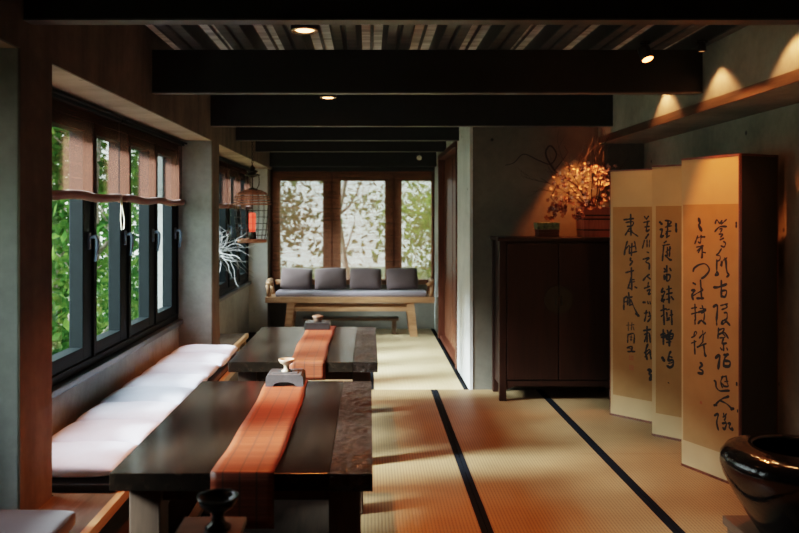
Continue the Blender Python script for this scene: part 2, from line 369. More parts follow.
# ------------------------------------------------------------------ mesh helpers (world coordinates in, local out)
def finish(name, bm, mat, parent=None, smooth=False, org=None):
    o_org = Vector(org) if org is not None else (ORG[parent.name] if parent is not None else Vector((0, 0, 0)))
    bmesh.ops.translate(bm, verts=bm.verts, vec=-o_org)
    me = bpy.data.meshes.new(name)
    bmesh.ops.recalc_face_normals(bm, faces=bm.faces)
    bm.to_mesh(me); bm.free()
    if smooth:
        for p in me.polygons: p.use_smooth = True
    me.materials.append(M[mat] if isinstance(mat, str) else mat)
    o = bpy.data.objects.new(name, me); COL.objects.link(o)
    if parent is not None: o.parent = parent
    else: o.location = o_org
    ORG[o.name] = o_org
    return o
def thing(name, label, cat, loc, group=None):
    o = bpy.data.objects.new(name, None); COL.objects.link(o)
    o.empty_display_size = 0.1; o.location = loc; ORG[o.name] = Vector(loc)
    o['label'] = label; o['category'] = cat
    if group: o['group'] = group
    return o
def tag(o, label, cat, group=None):
    o['label'] = label; o['category'] = cat
    if group: o['group'] = group
    return o
def struct(o): o['kind'] = 'structure'; return o
def dup(root, loc, label=None):
    r = root.copy(); COL.objects.link(r); r.location = loc; ORG[r.name] = Vector(loc)
    if label: r['label'] = label
    for ch in list(root.children):
        c = ch.copy(); COL.objects.link(c); c.parent = r
        for g in ch.children:
            d = g.copy(); COL.objects.link(d); d.parent = c
    return r
def BM(): return bmesh.new()
def box(bm, x0, x1, y0, y1, z0, z1, bev=0.0, mtx=None):
    t = bmesh.new()
    bmesh.ops.create_cube(t, size=1)
    for v in t.verts:
        v.co = Vector(((x0+x1)/2 + v.co.x*(x1-x0), (y0+y1)/2 + v.co.y*(y1-y0), (z0+z1)/2 + v.co.z*(z1-z0)))
    if bev: bmesh.ops.bevel(t, geom=list(t.edges), offset=bev, segments=2, affect='EDGES', profile=0.6)
    if mtx is not None: bmesh.ops.transform(t, matrix=mtx, verts=t.verts)
    merge(bm, t)
def merge(bm, t):
    mp = {}
    for v in t.verts: mp[v] = bm.verts.new(v.co)
    for f in t.faces:
        try: bm.faces.new([mp[v] for v in f.verts])
        except ValueError: pass
    t.free()
def prism(bm, pts, axis, a0, a1):
    """pts: 2-D outline; axis 'x','y','z' extruded from a0 to a1"""
    def P(p, a):
        if axis == 'x': return Vector((a, p[0], p[1]))
        if axis == 'y': return Vector((p[0], a, p[1]))
        return Vector((p[0], p[1], a))
    lo = [bm.verts.new(P(p, a0)) for p in pts]; hi = [bm.verts.new(P(p, a1)) for p in pts]
    bm.faces.new(lo); bm.faces.new(list(reversed(hi)))
    n = len(pts)
    for i in range(n): bm.faces.new([lo[i], hi[i], hi[(i+1) % n], lo[(i+1) % n]])
def lathe(bm, cx, cy, prof, seg=32, cap=True, sq=0):
    rings = []
    for r, z in prof:
        rings.append([bm.verts.new((cx + r*math.cos(2*PI*k/seg), cy + r*math.sin(2*PI*k/seg), z)) for k in range(seg)])
    for a, b in zip(rings, rings[1:]):
        for k in range(seg): bm.faces.new([a[k], a[(k+1) % seg], b[(k+1) % seg], b[k]])
    if cap:
        bm.faces.new(list(reversed(rings[0]))); bm.faces.new(rings[-1])
def tube(bm, pts, r, seg=8, closed=False):
    pts = [Vector(p) for p in pts]; n = len(pts)
    rr = r if isinstance(r, (list, tuple)) else [r]*n
    rings = []; up = Vector((0, 0, 1))
    prev = None
    for i, p in enumerate(pts):
        if closed: d = pts[(i+1) % n] - pts[i-1]
        else: d = pts[min(i+1, n-1)] - pts[max(i-1, 0)]
        if d.length < 1e-9: d = Vector((0, 0, 1))
        d.normalize()
        if prev is None:
            u = d.cross(up)
            if u.length < 0.05: u = d.cross(Vector((1, 0, 0)))
        else: u = prev - d*prev.dot(d)
        u.normalize(); prev = u; w = d.cross(u)
        rings.append([bm.verts.new(p + (u*math.cos(2*PI*k/seg) + w*math.sin(2*PI*k/seg))*rr[i]) for k in range(seg)])
    rng = range(n) if closed else range(n-1)
    for i in rng:
        a, b = rings[i], rings[(i+1) % n]
        for k in range(seg): bm.faces.new([a[k], a[(k+1) % seg], b[(k+1) % seg], b[k]])
    if not closed:
        bm.faces.new(list(reversed(rings[0]))); bm.faces.new(rings[-1])
def pillow(bm, c, w, d, h, mtx=None, n=14, pw=2.6, edge=0.18, wob=0.0, seed=0):
    """puffed cushion lying flat, centre c, size w x d, thickness h"""
    rnd = random.Random(seed)
    ph = [rnd.uniform(0, 6) for _ in range(4)]
    t = bmesh.new(); top = {}; bot = {}
    for i in range(n+1):
        for j in range(n+1):
            u = math.sin((i/n*2-1)*PI/2); v = math.sin((j/n*2-1)*PI/2)
            f = ((1-abs(u)**pw)*(1-abs(v)**pw))
            hh = (edge + (1-edge)*f**0.42)*h/2
            cx = u*w/2*(1 - 0.035*(1-v*v)*0 - 0.03*(abs(v)**6)); cy = v*d/2*(1 - 0.03*(abs(u)**6))
            wz = wob*(math.sin(u*5+ph[0]+v*2)+math.sin(v*6+ph[1]-u*3))*f
            top[i, j] = t.verts.new((cx, cy, hh + wz))
            if 0 < i < n and 0 < j < n: bot[i, j] = t.verts.new((cx, cy, -hh + wz*0.3))
            else: bot[i, j] = t.verts.new((cx, cy, -hh))
    for i in range(n):
        for j in range(n):
            t.faces.new([top[i, j], top[i+1, j], top[i+1, j+1], top[i, j+1]])
            t.faces.new([bot[i, j+1], bot[i+1, j+1], bot[i+1, j], bot[i, j]])
    for k in range(n):
        t.faces.new([top[k, 0], bot[k, 0], bot[k+1, 0], top[k+1, 0]])
        t.faces.new([top[k+1, n], bot[k+1, n], bot[k, n], top[k, n]])
        t.faces.new([top[0, k+1], bot[0, k+1], bot[0, k], top[0, k]])
        t.faces.new([top[n, k], bot[n, k], bot[n, k+1], top[n, k+1]])
    M4 = Matrix.Translation(Vector(c)) @ (mtx if mtx is not None else Matrix.Identity(4))
    bmesh.ops.transform(t, matrix=M4, verts=t.verts)
    merge(bm, t)

H_CEIL = 2.45
XC = -1.235     # inner face of columns / spandrel on the left
XW = -1.50     # window recess wall
ZS = 2.045     # soffit
XR, XR2 = 1.90, 2.28
YB = 9.95

# ------------------------------------------------------------------ the shell
bm = BM(); box(bm, -1.75, 2.5, -1.5, 10.15, -0.12, -0.002); struct(finish('floor', bm, 'floorboard'))
bm = BM(); box(bm, -1.75, 2.5, -1.5, 10.15, 2.50, 2.62); struct(finish('ceiling', bm, 'deck_dark'))
# corrugated deck hanging under the slab: ribs along Y
bm = BM()
p = 0.29; x = -1.22 + 0.02; prof = []
while x < 1.9:
    for dx, z in ((0, 2.475), (0.045, 2.475), (0.052, 2.464), (0.062, 2.464), (0.069, 2.475), (0.114, 2.475), (0.140, 2.398), (0.185, 2.398), (0.192, 2.410), (0.205, 2.410), (0.212, 2.398), (0.262, 2.398)):
        if x + dx < 1.9: prof.append((x+dx, z))
    x += p
lo = [bm.verts.new((a, -1.5, z)) for a, z in prof]; hi = [bm.verts.new((a, 9.9, z)) for a, z in prof]
for i in range(len(prof)-1): bm.faces.new([lo[i], lo[i+1], hi[i+1], hi[i]])
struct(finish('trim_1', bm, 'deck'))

def bay(n, y0, y1, nsash):
    """window wall on the left between two columns"""
    bm = BM(); box(bm, -1.72, XW, y0, y1, 0, 0.60)
    w = struct(finish('wall_left', bm, 'conc'))
    bm = BM(); box(bm, -1.72, XW+0.035, y0, y1, 0.60, 0.637, 0.006)
    struct(finish('trim_%d' % (n+1), bm, 'sill'))
    root = bpy.data.objects.new('window_%d' % n, None); COL.objects.link(root); root['kind'] = 'structure'
    root.location = (-1.56, (y0+y1)/2, 0.637); ORG[root.name] = Vector(root.location)
    zb, zt = 0.637, ZS
    xi, xo = -1.515, -1.60
    bm = BM()
    box(bm, xo, xi+0.01, y0, y1, zb, zb+0.045, 0.003); box(bm, xo, xi+0.01, y0, y1, 1.96, zt)
    p = (y1-y0)/nsash
    for k in range(nsash+1):
        a = y0 + k*p; box(bm, xo, xi+0.012, max(y0, a-0.022), min(y1, a+0.022), zb+0.045, 1.96, 0.003)
    finish('window_frame', bm, 'frame', root)
    for k in range(nsash):
        a = y0 + k*p + 0.022; b = y0 + (k+1)*p - 0.022
        s = BM()
        box(s, xo+0.01, xi, a, a+0.03, zb+0.045, 1.96, 0.004)
        box(s, xo+0.01, xi, b-0.13, b, zb+0.045, 1.96, 0.004)
        box(s, xo+0.01, xi, a+0.03, b-0.13, zb+0.045, zb+0.115, 0.004)
        box(s, xo+0.01, xi, a+0.03, b-0.13, 1.90, 1.96, 0.004)
        so = finish('sash', s, 'frame', root)
        g = BM(); box(g, -1.578, -1.572, a+0.03, b-0.13, zb+0.115, 1.90)
        finish('pane', g, 'glass', so)
        h = BM(); yh = b-0.055
        box(h, xi, xi+0.012, yh-0.014, yh+0.014, 1.27, 1.36, 0.004)
        tube(h, [(xi+0.012, yh, 1.335), (xi+0.04, yh, 1.34), (xi+0.048, yh, 1.32), (xi+0.046, yh, 1.26), (xi+0.036, yh, 1.205)], [0.011, 0.011, 0.012, 0.010, 0.008], 8)
        finish('handle', h, 'handle', so, True)
YC = [(-0.65, -0.37), (2.75, 3.03), (6.13, 6.40), (9.70, 9.95)]
bay(1, 3.03, 6.13, 5); bay(2, 6.40, 9.70, 5); bay(3, 2.2, 2.75, 1)  # last bay, out of view, narrowed to cut its daylight
bm = BM(); box(bm, -1.72, XW, -0.37, 2.2, 0, ZS); struct(finish('wall_left', bm, 'conc'))  # out-of-view stretch walled solid to keep daylight off the table fronts
cl = ['bare concrete column at the left edge of the room, nearest the camera',
      'concrete column between the two runs of windows, past the white cushions',
      'daylight-paled concrete column in the far left corner behind the birdcage']
for (a, b), nm, xe, mt in ((YC[1], cl[0], XC, 'conc'), (YC[2], cl[1], XC, 'conc'), (YC[3], cl[2], -1.26, 'conc_daylit')):
    root = thing('concrete_column', nm, 'column', ((-1.72+xe)/2, (a+b)/2, 0))
    bm = BM(); box(bm, -1.72, xe-0.008, a, b, 0, ZS, 0.004); finish('shaft', bm, mt, root)
    bm = BM(); box(bm, xe-0.008, xe, a+0.001, b-0.001, 0, ZS, 0.002); finish('lamplit_formwork_face', bm, 'conc_lamplit', root)  # thin skin carrying the brown lamplight tint
bm = BM(); box(bm, -1.72, XC, -1.5, -0.37, 0, ZS); struct(finish('wall_left', bm, 'conc'))
bm = BM()
box(bm, XC-0.012, XC, -1.5, YB, ZS, 2.50)
struct(finish('wall_left', bm, 'conc_lamplit'))
bm = BM(); box(bm, -1.72, XC-0.012, -1.5, YB, ZS, 2.50); struct(finish('wall_left', bm, 'conc_soffit'))
# back wall with three panes
bm = BM()
box(bm, -1.72, 0.85, YB, YB+0.2, 0, 0.58); box(bm, -1.72, -1.26, YB, YB+0.2, 0.58, 2.02)
struct(finish('wall_back', bm, 'conc_back'))
bm = BM(); box(bm, -1.72, 0.86, YB, YB+0.2, 2.02, 2.55); box(bm, -1.22, 0.83, YB-0.06, YB, 2.02, 2.39); struct(finish('wall_back', bm, 'black_steel'))
bm = BM(); box(bm, -1.25, 0.84, YB-0.30, YB-0.06, 2.07, 2.30, 0.005); struct(finish('trim_5', bm, 'black_steel'))
root = bpy.data.objects.new('window_4', None); COL.objects.link(root); root['kind'] = 'structure'
root.location = (-0.2, YB+0.03, 0.58); ORG[root.name] = Vector(root.location)
bm = BM()
xs = [(-1.26, -1.14), (-0.59, -0.36), (0.205, 0.42), (0.80, 0.85)]
box(bm, -1.26, 0.85, YB, YB+0.09, 0.58, 0.64, 0.004); box(bm, -1.26, 0.85, YB, YB+0.09, 1.90, 2.02, 0.004)
for a, b in xs: box(bm, a, b, YB, YB+0.09, 0.64, 1.90, 0.004)
finish('window_frame', bm, 'wood_frame', root)
for a, b in ((-1.14, -0.59), (-0.36, 0.205), (0.42, 0.80)):
    bm = BM(); box(bm, a, b, YB+0.04, YB+0.046, 0.64, 1.90); finish('pane', bm, 'glass', root)
# side wall block, door and the wall behind the cabinet
bm = BM(); box(bm, 0.84, 2.5, 6.44, 6.50, 0, 2.50); struct(finish('wall_right', bm, 'conc_back'))
bm = BM(); box(bm, 0.835, 0.86, 6.435, 7.35, 0, 2.50); box(bm, 0.84, 1.0, 7.35, 9.25, 2.17, 2.50); box(bm, 0.84, 1.0, 9.25, YB+0.2, 0, 2.50)
struct(finish('wall_right', bm, 'conc_daylit'))
root = bpy.data.objects.new('door_1', None); COL.objects.link(root); root['kind'] = 'structure'
root.location = (0.9, 8.3, 0); ORG[root.name] = Vector(root.location)
bm = BM(); box(bm, 0.90, 0.94, 7.41, 9.19, 0.04, 2.11, 0.003); box(bm, 0.893, 0.90, 7.44, 8.28, 0.08, 2.07, 0.003); box(bm, 0.893, 0.90, 8.32, 9.16, 0.08, 2.07, 0.003)
finish('door_panel', bm, 'door', root)
bm = BM(); box(bm, 0.82, 0.96, 7.35, 7.41, 0, 2.17, 0.004); box(bm, 0.82, 0.96, 9.19, 9.25, 0, 2.17, 0.004); box(bm, 0.82, 0.96, 7.41, 9.19, 2.11, 2.17, 0.004); box(bm, 0.84, 0.96, 7.41, 9.19, 0, 0.04)
finish('door_frame', bm, 'screen_edge', root)
# right wall: upper band, soffit, recessed wall
bm = BM(); box(bm, XR, 2.5, -1.5, 6.44, 2.05, 2.50); struct(finish('wall_right', bm, 'conc_right'))
bm = BM(); box(bm, XR2, 2.5, -1.5, 6.44, 0, 2.05); struct(finish('wall_right', bm, 'conc_right'))
bm = BM(); box(bm, XR-0.006, XR+0.0, -1.5, 6.43, 2.045, 2.10, 0.002); struct(finish('trim_6', bm, 'bench_side'))
bm = BM(); box(bm, -1.75, 2.5, -1.7, -1.5, 0, 2.6); struct(finish('wall_front', bm, 'conc'))

# ------------------------------------------------------------------ ceiling beams
bl = ['black steel beam spanning the room nearest the camera', 'deep black steel beam, second from the camera, with the amber spot before it',
      'black steel beam, third from the camera, just before the grey cabinet wall', 'short black steel beam above the hanging birdcage',
      'short black steel beam farthest from the camera, before the back windows']
for (y, xe), lb in zip(((2.775, XR), (4.42, XR), (6.05, XR), (7.20, 0.835), (8.45, 0.84)), bl):
    root = thing('ceiling_beam', lb, 'beam', ((XC+xe)/2, y+0.06, 2.15), 'black beams across the ceiling')
    bm = BM(); box(bm, XC, xe, y+0.006, y+0.064, 2.157, 2.397); finish('web', bm, 'black_steel', root)
    bm = BM(); box(bm, XC, xe, y, y+0.07, 2.15, 2.157); finish('bottom_flange', bm, 'steel_edge', root)

# ------------------------------------------------------------------ tatami
def mat_(x0, x1, y0, y1, mt, label, sides=(1, 1)):
    cx, cy = (x0+x1)/2, (y0+y1)/2
    root = thing('tatami_mat', label, 'tatami mat', (cx, cy, 0))
    g = 0.0015; w = 0.027
    bm = BM(); box(bm, x0+g+(w if sides[0] else 0), x1-g-(w if sides[1] else 0), y0+g, y1-g, -0.002, 0.012, 0.001); finish('woven_cover', bm, mt, root)
    for s, a, b in ((0, x0+g, x0+w), (1, x1-w, x1-g)):
        if sides[s]:
            bm = BM(); box(bm, a, b, y0+g, y1-g, -0.002, 0.0135, 0.001); finish('cloth_border', bm, 'border', root)
mat_(-0.12, 0.54, 4.70, 6.44, 'tatami', 'rush tatami mat beside the far table, left of the nearer black border line', (0, 1))
mat_(-0.12, 0.54, 2.96, 4.70, 'tatami', 'rush tatami mat beside the near table, lit orange along its right side', (0, 1))
mat_(-0.12, 0.54, 1.22, 2.96, 'tatami', 'rush tatami mat under the front right leg of the near table', (0, 1))
mat_(0.54, 1.41, 4.70, 6.44, 'tatami', 'rush tatami mat whose far end touches the grey wall left of the cabinet')
mat_(0.54, 1.41, 2.96, 4.70, 'tatami', 'rush tatami mat in the middle of the floor between both border lines')
mat_(0.54, 1.41, 1.22, 2.96, 'tatami', 'rush tatami mat between both border lines at the bottom of the view')
mat_(1.41, 2.275, 4.70, 6.44, 'tatami', 'rush tatami mat under the dark red cabinet and farthest screen panel')
mat_(1.41, 2.275, 2.96, 4.70, 'tatami', 'rush tatami mat under the nearest panels of the calligraphy screen')
mat_(1.41, 2.275, 1.22, 2.96, 'tatami', 'rush tatami mat in the bottom right corner beside the black pot')
mat_(0.015, 0.815, 6.44, 8.18, 'tatami_far', 'skylit tatami mat beyond the seam, beside the brown sliding door')
mat_(0.015, 0.815, 8.18, 9.90, 'tatami_far', 'skylit tatami mat at the far end under the right end of the daybed')
mat_(-0.86, 0.012, 6.44, 8.18, 'tatami_far', 'skylit tatami mat behind the far table, under the birdcage side')
mat_(-0.86, 0.012, 8.18, 9.90, 'tatami_far', 'skylit tatami mat at the far end under the left half of the daybed')
bm = BM(); box(bm, -0.86, -0.815, 1.2, 6.44, -0.002, 0.02, 0.002); struct(finish('trim_7', bm, 'bench_edge'))

# ------------------------------------------------------------------ bench along the windows
def bench(y0, y1, xr, label, loc, notch=None):
    root = thing('window_bench', label, 'bench', loc)
    bm = BM()
    if notch:
        pts = [(XC+0.004, y0), (xr-0.03, y0), (xr-0.03, y1), (XC+0.004, y1), (XC+0.004, y1-0.0)]
        pts = [(XW, notch[0][0]), (XW, notch[0][1]), (XC+0.003, notch[0][1]), (XC+0.003, notch[1][0]), (XW, notch[1][0]), (XW, notch[1][1]), (xr-0.03, notch[1][1]), (xr-0.03, notch[0][0])]
        prism(bm, pts, 'z', 0.325, 0.36)
    else: box(bm, XW, xr-0.03, y0, y1, 0.325, 0.36, 0.003)
    finish('bench_top', bm, 'bench', root)
    bm = BM(); box(bm, xr-0.03, xr, y0, y1, 0.322, 0.363, 0.003); finish('edge_strip', bm, 'bench_edge', root)
    bm = BM(); box(bm, xr-0.075, xr-0.05, y0+0.02, y1-0.02, 0.0, 0.325); finish('side_panel', bm, 'bench_side', root)
    for ya in (y0+0.02, (y0+y1)/2-0.02, y1-0.06):
        bm = BM(); box(bm, xr-0.05, xr-0.02, ya, ya+0.04, 0.0, 0.322, 0.003); finish('post', bm, 'bench_edge', root)
    return root
bench(0.6, 6.12, -0.962, 'long low wooden bench with pale edge under the near windows', (-1.23, 3.4, 0), ((0.6, 2.746), (3.034, 6.12)))
bench(6.42, 7.2, -1.115, 'short wooden bench end beyond the middle column, below the birdcage', (-1.3, 6.8, 0))
bm = BM(); box(bm, XW+0.02, -1.0, 3.06, 6.08, 0.3605, 0.392, 0.008)
tag(finish('bench_pad', bm, 'dark_pad', org=(-1.24, 4.57, 0.36)), 'thin black pad under the row of white cushions on the bench', 'pad')
ordn = ['first white cotton cushion from the camera on the window bench', 'second white cotton cushion from the camera on the window bench', 'third white cotton cushion from the camera on the window bench',
        'fourth white cotton cushion from the camera on the window bench', 'fifth white cotton cushion from the camera on the window bench', 'sixth white cotton cushion from the camera on the window bench',
        'seventh white cotton cushion from the camera on the window bench', 'last white cotton cushion on the window bench, against the middle column']
for k in range(8):
    yc = 3.07 + 0.365*k + 0.185
    bm = BM(); pillow(bm, (-1.225 + random.uniform(-.006, .006), yc, 0.434), 0.455+random.uniform(-.014, .014), 0.358, 0.084, wob=0.003, seed=k, pw=3.0, edge=0.08)
    tag(finish('seat_cushion', bm, 'white_fab', smooth=True, org=(-1.225, yc, 0.392)), ordn[k], 'cushion', 'white cushions along the window bench')
root = thing('seat_cushion', 'black cotton cushion with piped edge in the bottom left corner', 'cushion', (-1.25, 2.45, 0.36))
bm = BM(); pillow(bm, (-1.25, 2.46, 0.404), 0.48, 0.48, 0.085, wob=0.003, seed=31, pw=4, edge=0.45); finish('cover', bm, 'black_fab', root, True)
bm = BM()
ring = []
for i in range(40):
    a = 2*PI*i/40; cx, cy = math.cos(a), math.sin(a); s = (abs(cx)**8 + abs(cy)**8)**(-1/8)
    ring.append((-1.25+cx*s*0.237, 2.46+cy*s*0.237, 0.424))
tube(bm, ring, 0.004, 6, True); finish('piping', bm, 'dark_pad', root, True)

# ------------------------------------------------------------------ blinds
def blind(y0, y1, label, cord=False, xb=-1.47, zt=2.03):
    root = thing('bamboo_blind', label, 'blind', (xb, (y0+y1)/2, zt), 'rattan blinds over the side windows')
    n = 20; bm = BM(); vs = []
    for i in range(n+1):
        y = y0 + (y1-y0)*i/n; xo = 0.004*math.sin(i*1.1)
        vs.append((bm.verts.new((xb+xo, y, zt-0.03)), bm.verts.new((xb+xo*1.6, y, 1.57))))
    for a, b in zip(vs, vs[1:]): bm.faces.new([a[0], b[0], b[1], a[1]])
    finish('woven_sheet', bm, 'blind', root, True)
    bm = BM()
    tube(bm, [(xb+0.002+0.004*math.sin(i*1.1), y0+(y1-y0)*i/n, 1.552+0.006*math.sin(i*0.7)) for i in range(n+1)], 0.024, 10)
    finish('rolled_hem', bm, 'roll', root, True)
    bm = BM(); box(bm, xb-0.02, xb+0.02, y0, y1, zt-0.03, zt, 0.004); tube(bm, [(xb+0.035, y0, zt-0.012), (xb+0.035, y1, zt-0.012)], 0.007, 8)
    finish('head_rail', bm, 'frame', root)
    bm = BM(); yy = y0 + (y1-y0)*0.97
    if cord:
        tube(bm, [(xb+0.03, yy, 1.56), (xb+0.035, yy-0.012, 1.50), (xb+0.04, yy-0.035, 1.43), (xb+0.04, yy-0.02, 1.37), (xb+0.04, yy+0.02, 1.375), (xb+0.04, yy+0.03, 1.43), (xb+0.035, yy+0.01, 1.50), (xb+0.03, yy+0.004, 1.56)], 0.004, 6)
        finish('pull_cord', bm, 'cord', root, True)
    else: bm.free()
blind(3.05, 4.56, 'brown rattan blind over the nearest windows, with a hanging cord loop', True)
blind(4.58, 6.11, 'brown rattan blind ending at the middle concrete column')
blind(6.42, 8.05, 'brown rattan blind just past the middle column, behind the birdcage')
blind(8.07, 9.68, 'brown rattan blind in the far left bay, beside the corner column')
blind(2.22, 2.73, 'brown rattan blind over the windows left of the camera')
for (a, b), lb in (((-1.235, -0.475), 'sheer reed blind over the left pane of the back windows'), ((-0.47, 0.315), 'sheer reed blind over the middle pane of the back windows'), ((0.32, 0.815), 'sheer reed blind over the right pane, next to the sliding door')):
    root = thing('reed_blind', lb, 'blind', ((a+b)/2, YB-0.05, 2.06), 'sheer reed blinds over the back windows')
    bm = BM(); box(bm, a+0.003, b-0.003, YB-0.052, YB-0.050, 0.62, 2.05); finish('reed_sheet', bm, 'blind_back', root)
    bm = BM(); tube(bm, [(a+0.003, YB-0.05, 0.615), (b-0.003, YB-0.05, 0.615)], 0.012, 8); finish('bottom_rod', bm, 'wood_frame', root, True)

# ------------------------------------------------------------------ tables
def make_table(x0, y0, label):
    x1 = x0+0.85; y1 = y0+1.405; zt = 0.62
    root = thing('tea_table', label, 'table', ((x0+x1)/2, (y0+y1)/2, 0), 'dark tea tables in a row')
    bm = BM(); box(bm, x0, x1-0.1405, y0, y1, zt-0.058, zt, 0.003); finish('tabletop', bm, 'table', root)
    bm = BM()
    n = 24
    # edge plank with an uneven hammered upper surface
    vsx = []
    for i in range(9):
        row = []
        for j in range(57):
            u, v = i/8, j/56
            z = zt - 0.001 + (random.uniform(-0.0035, 0.002) if 0 < i < 8 and 0 < j < 56 else -0.001)
            row.append(bm.verts.new((x1-0.139+0.139*u, y0+(y1-y0)*v, z)))
        vsx.append(row)
    for i in range(8):
        for j in range(56): bm.faces.new([vsx[i][j], vsx[i+1][j], vsx[i+1][j+1], vsx[i][j+1]])
    box(bm, x1-0.139, x1, y0, y1, zt-0.058, zt-0.006, 0.0)
    finish('edge_plank', bm, 'hammered', root)
    for lx in (x0+0.045, x1-0.145):
        for ly in (y0+0.06, y1-0.17):
            bm = BM(); box(bm, lx, lx+0.105, ly, ly+0.105, 0.013, zt-0.058, 0.006); finish('leg', bm, 'table_leg', root)
    bm = BM()
    box(bm, x0+0.15, x1-0.145, y0+0.09, y0+0.12, zt-0.118, zt-0.058); box(bm, x0+0.15, x1-0.145, y1-0.15, y1-0.12, zt-0.118, zt-0.058)
    box(bm, x0+0.08, x0+0.11, y0+0.165, y1-0.17, zt-0.118, zt-0.058); box(bm, x1-0.11, x1-0.08, y0+0.165, y1-0.17, zt-0.118, zt-0.058)
    finish('apron', bm, 'table_leg', root)
    return root
T1 = make_table(-0.838, 2.505, 'long dark wood tea table with orange runner, nearest the camera')
dup(T1, (-0.80+0.425, 4.415+0.7025, 0), 'dark wood tea table with orange runner, the farther of the two')
dup(T1, (-0.838+0.425, 0.605+0.7025, 0), 'dark wood tea table below the frame under the black goblet')
def runner(xa, y0, y1, label, drop, seed):
    rnd = random.Random(seed); w = 0.205
    pts = []
    pts.append((y0-0.006, 0.62-drop)); 
    for k in range(1, 6): pts.append((y0-0.006-0.002*math.sin(k), 0.62-drop+drop*k/6))
    pts.append((y0-0.005, 0.6235)); pts.append((y0+0.004, 0.6235+0.001))
    m = 26
    for k in range(1, m): pts.append((y0+(y1-y0)*k/m, 0.6245+0.0016*math.sin(k*0.9)))
    pts.append((y1+0.004, 0.6245)); pts.append((y1+0.006, 0.616))
    for k in range(1, 5): pts.append((y1+0.006, 0.616-0.03*k))
    bm = BM(); rows = []
    for i, (y, z) in enumerate(pts):
        s = 0.004*math.sin(y*4.2+seed) + 0.003*math.sin(y*9.0+seed*2)
        row = []
        for j in range(9): row.append(bm.verts.new((xa+s+w*j/8, y, z)))
        rows.append(row)
    for a, b in zip(rows, rows[1:]):
        for j in range(8): bm.faces.new([a[j], a[j+1], b[j+1], b[j]])
    o = finish('table_runner', bm, 'runner', smooth=True, org=(xa, (y0+y1)/2, 0.62))
    sm = o.modifiers.new('thick', 'SOLIDIFY'); sm.thickness = 0.002; sm.offset = 1
    tag(o, label, 'table runner', 'orange runners on the tea tables')
runner(-0.505, 2.505, 3.91, 'orange woven bamboo runner hanging over the front of the near table', 0.175, 1)
runner(-0.455, 4.415, 5.82, 'orange woven bamboo runner on the farther table', 0.10, 2)
runner(-0.505, 0.605, 2.01, 'orange woven bamboo runner under the black goblet tray', 0.1, 3)

def stone_block(xc, yc, z, label):
    root = thing('incense_stand', label, 'incense stand', (xc, yc, z))
    bm = BM(); w, d, h = 0.092, 0.078, 0.056
    pts = [(xc-w, z), (xc-w*0.62, z), (xc-w*0.5, z+0.014), (xc-w*0.2, z+0.021), (xc+w*0.2, z+0.021), (xc+w*0.5, z+0.014), (xc+w*0.62, z), (xc+w, z), (xc+w*0.97, z+h*0.8), (xc+w*0.86, z+h), (xc-w*0.86, z+h), (xc-w*0.97, z+h*0.8)]
    prism(bm, pts, 'y', yc-d, yc+d)
    finish('stone_body', bm, 'stone', root)
    bm = BM(); box(bm, xc-0.06, xc+0.06, yc-0.05, yc+0.05, z+h-0.001, z+h+0.004, 0.002); finish('rim', bm, 'stone', root)
    return root
def goblet(xc, yc, z, s, mt, label, cat='cup'):
    bm = BM()
    pr = [(0.026, 0), (0.027, 0.004), (0.014, 0.012), (0.012, 0.028), (0.018, 0.036), (0.034, 0.046), (0.041, 0.058), (0.042, 0.066), (0.039, 0.066), (0.036, 0.058), (0.028, 0.048), (0.0005, 0.042)]
    lathe(bm, xc, yc, [(r*s, z+h*s) for r, h in pr], 32)
    return tag(finish('goblet', bm, mt, smooth=True, org=(xc, yc, z)), label, cat)
stone_block(-0.408, 3.82, 0.6285, 'grey arched stone block under the cream cup, back of the near table')
goblet(-0.405, 3.81, 0.6885, 0.92, 'cream_cer', 'small cream flared cup on the arched grey stone block')
root = thing('incense_box', 'flat black lacquered box on the back of the farther table', 'box', (-0.375, 5.68, 0.6285))
bm = BM(); box(bm, -0.468, -0.282, 5.60, 5.76, 0.6285, 0.662, 0.003); finish('base', bm, 'black_lac', root)
bm = BM(); box(bm, -0.464, -0.286, 5.604, 5.756, 0.664, 0.680, 0.003); box(bm, -0.460, -0.290, 5.608, 5.752, 0.662, 0.664); finish('lid', bm, 'black_lac', root)
bm = BM(); lathe(bm, -0.375, 5.69, [(0.024, 0.680), (0.03, 0.690), (0.034, 0.705), (0.042, 0.712), (0.042, 0.718), (0.034, 0.72), (0.02, 0.725), (0.001, 0.728)], 28)
tag(finish('lidded_dish', bm, 'brown_cer', smooth=True, org=(-0.375, 5.69, 0.68)), 'small squat brown lidded dish on the black lacquered box', 'dish')
root = thing('stone_tray', 'grey slab tray with short feet in front of the near table', 'tray', (-0.40, 1.92, 0.6285))
bm = BM(); box(bm, -0.475, -0.315, 1.82, 2.005, 0.655, 0.675, 0.003); finish('slab', bm, 'slate', root)
for fx in (-0.465, -0.345):
    bm = BM(); box(bm, fx, fx+0.02, 1.84, 1.985, 0.6285, 0.655, 0.002); finish('foot', bm, 'slate', root)
goblet(-0.375, 1.93, 0.675, 1.22, 'black_cer', 'glossy black footed goblet on the grey slab tray at the bottom edge')

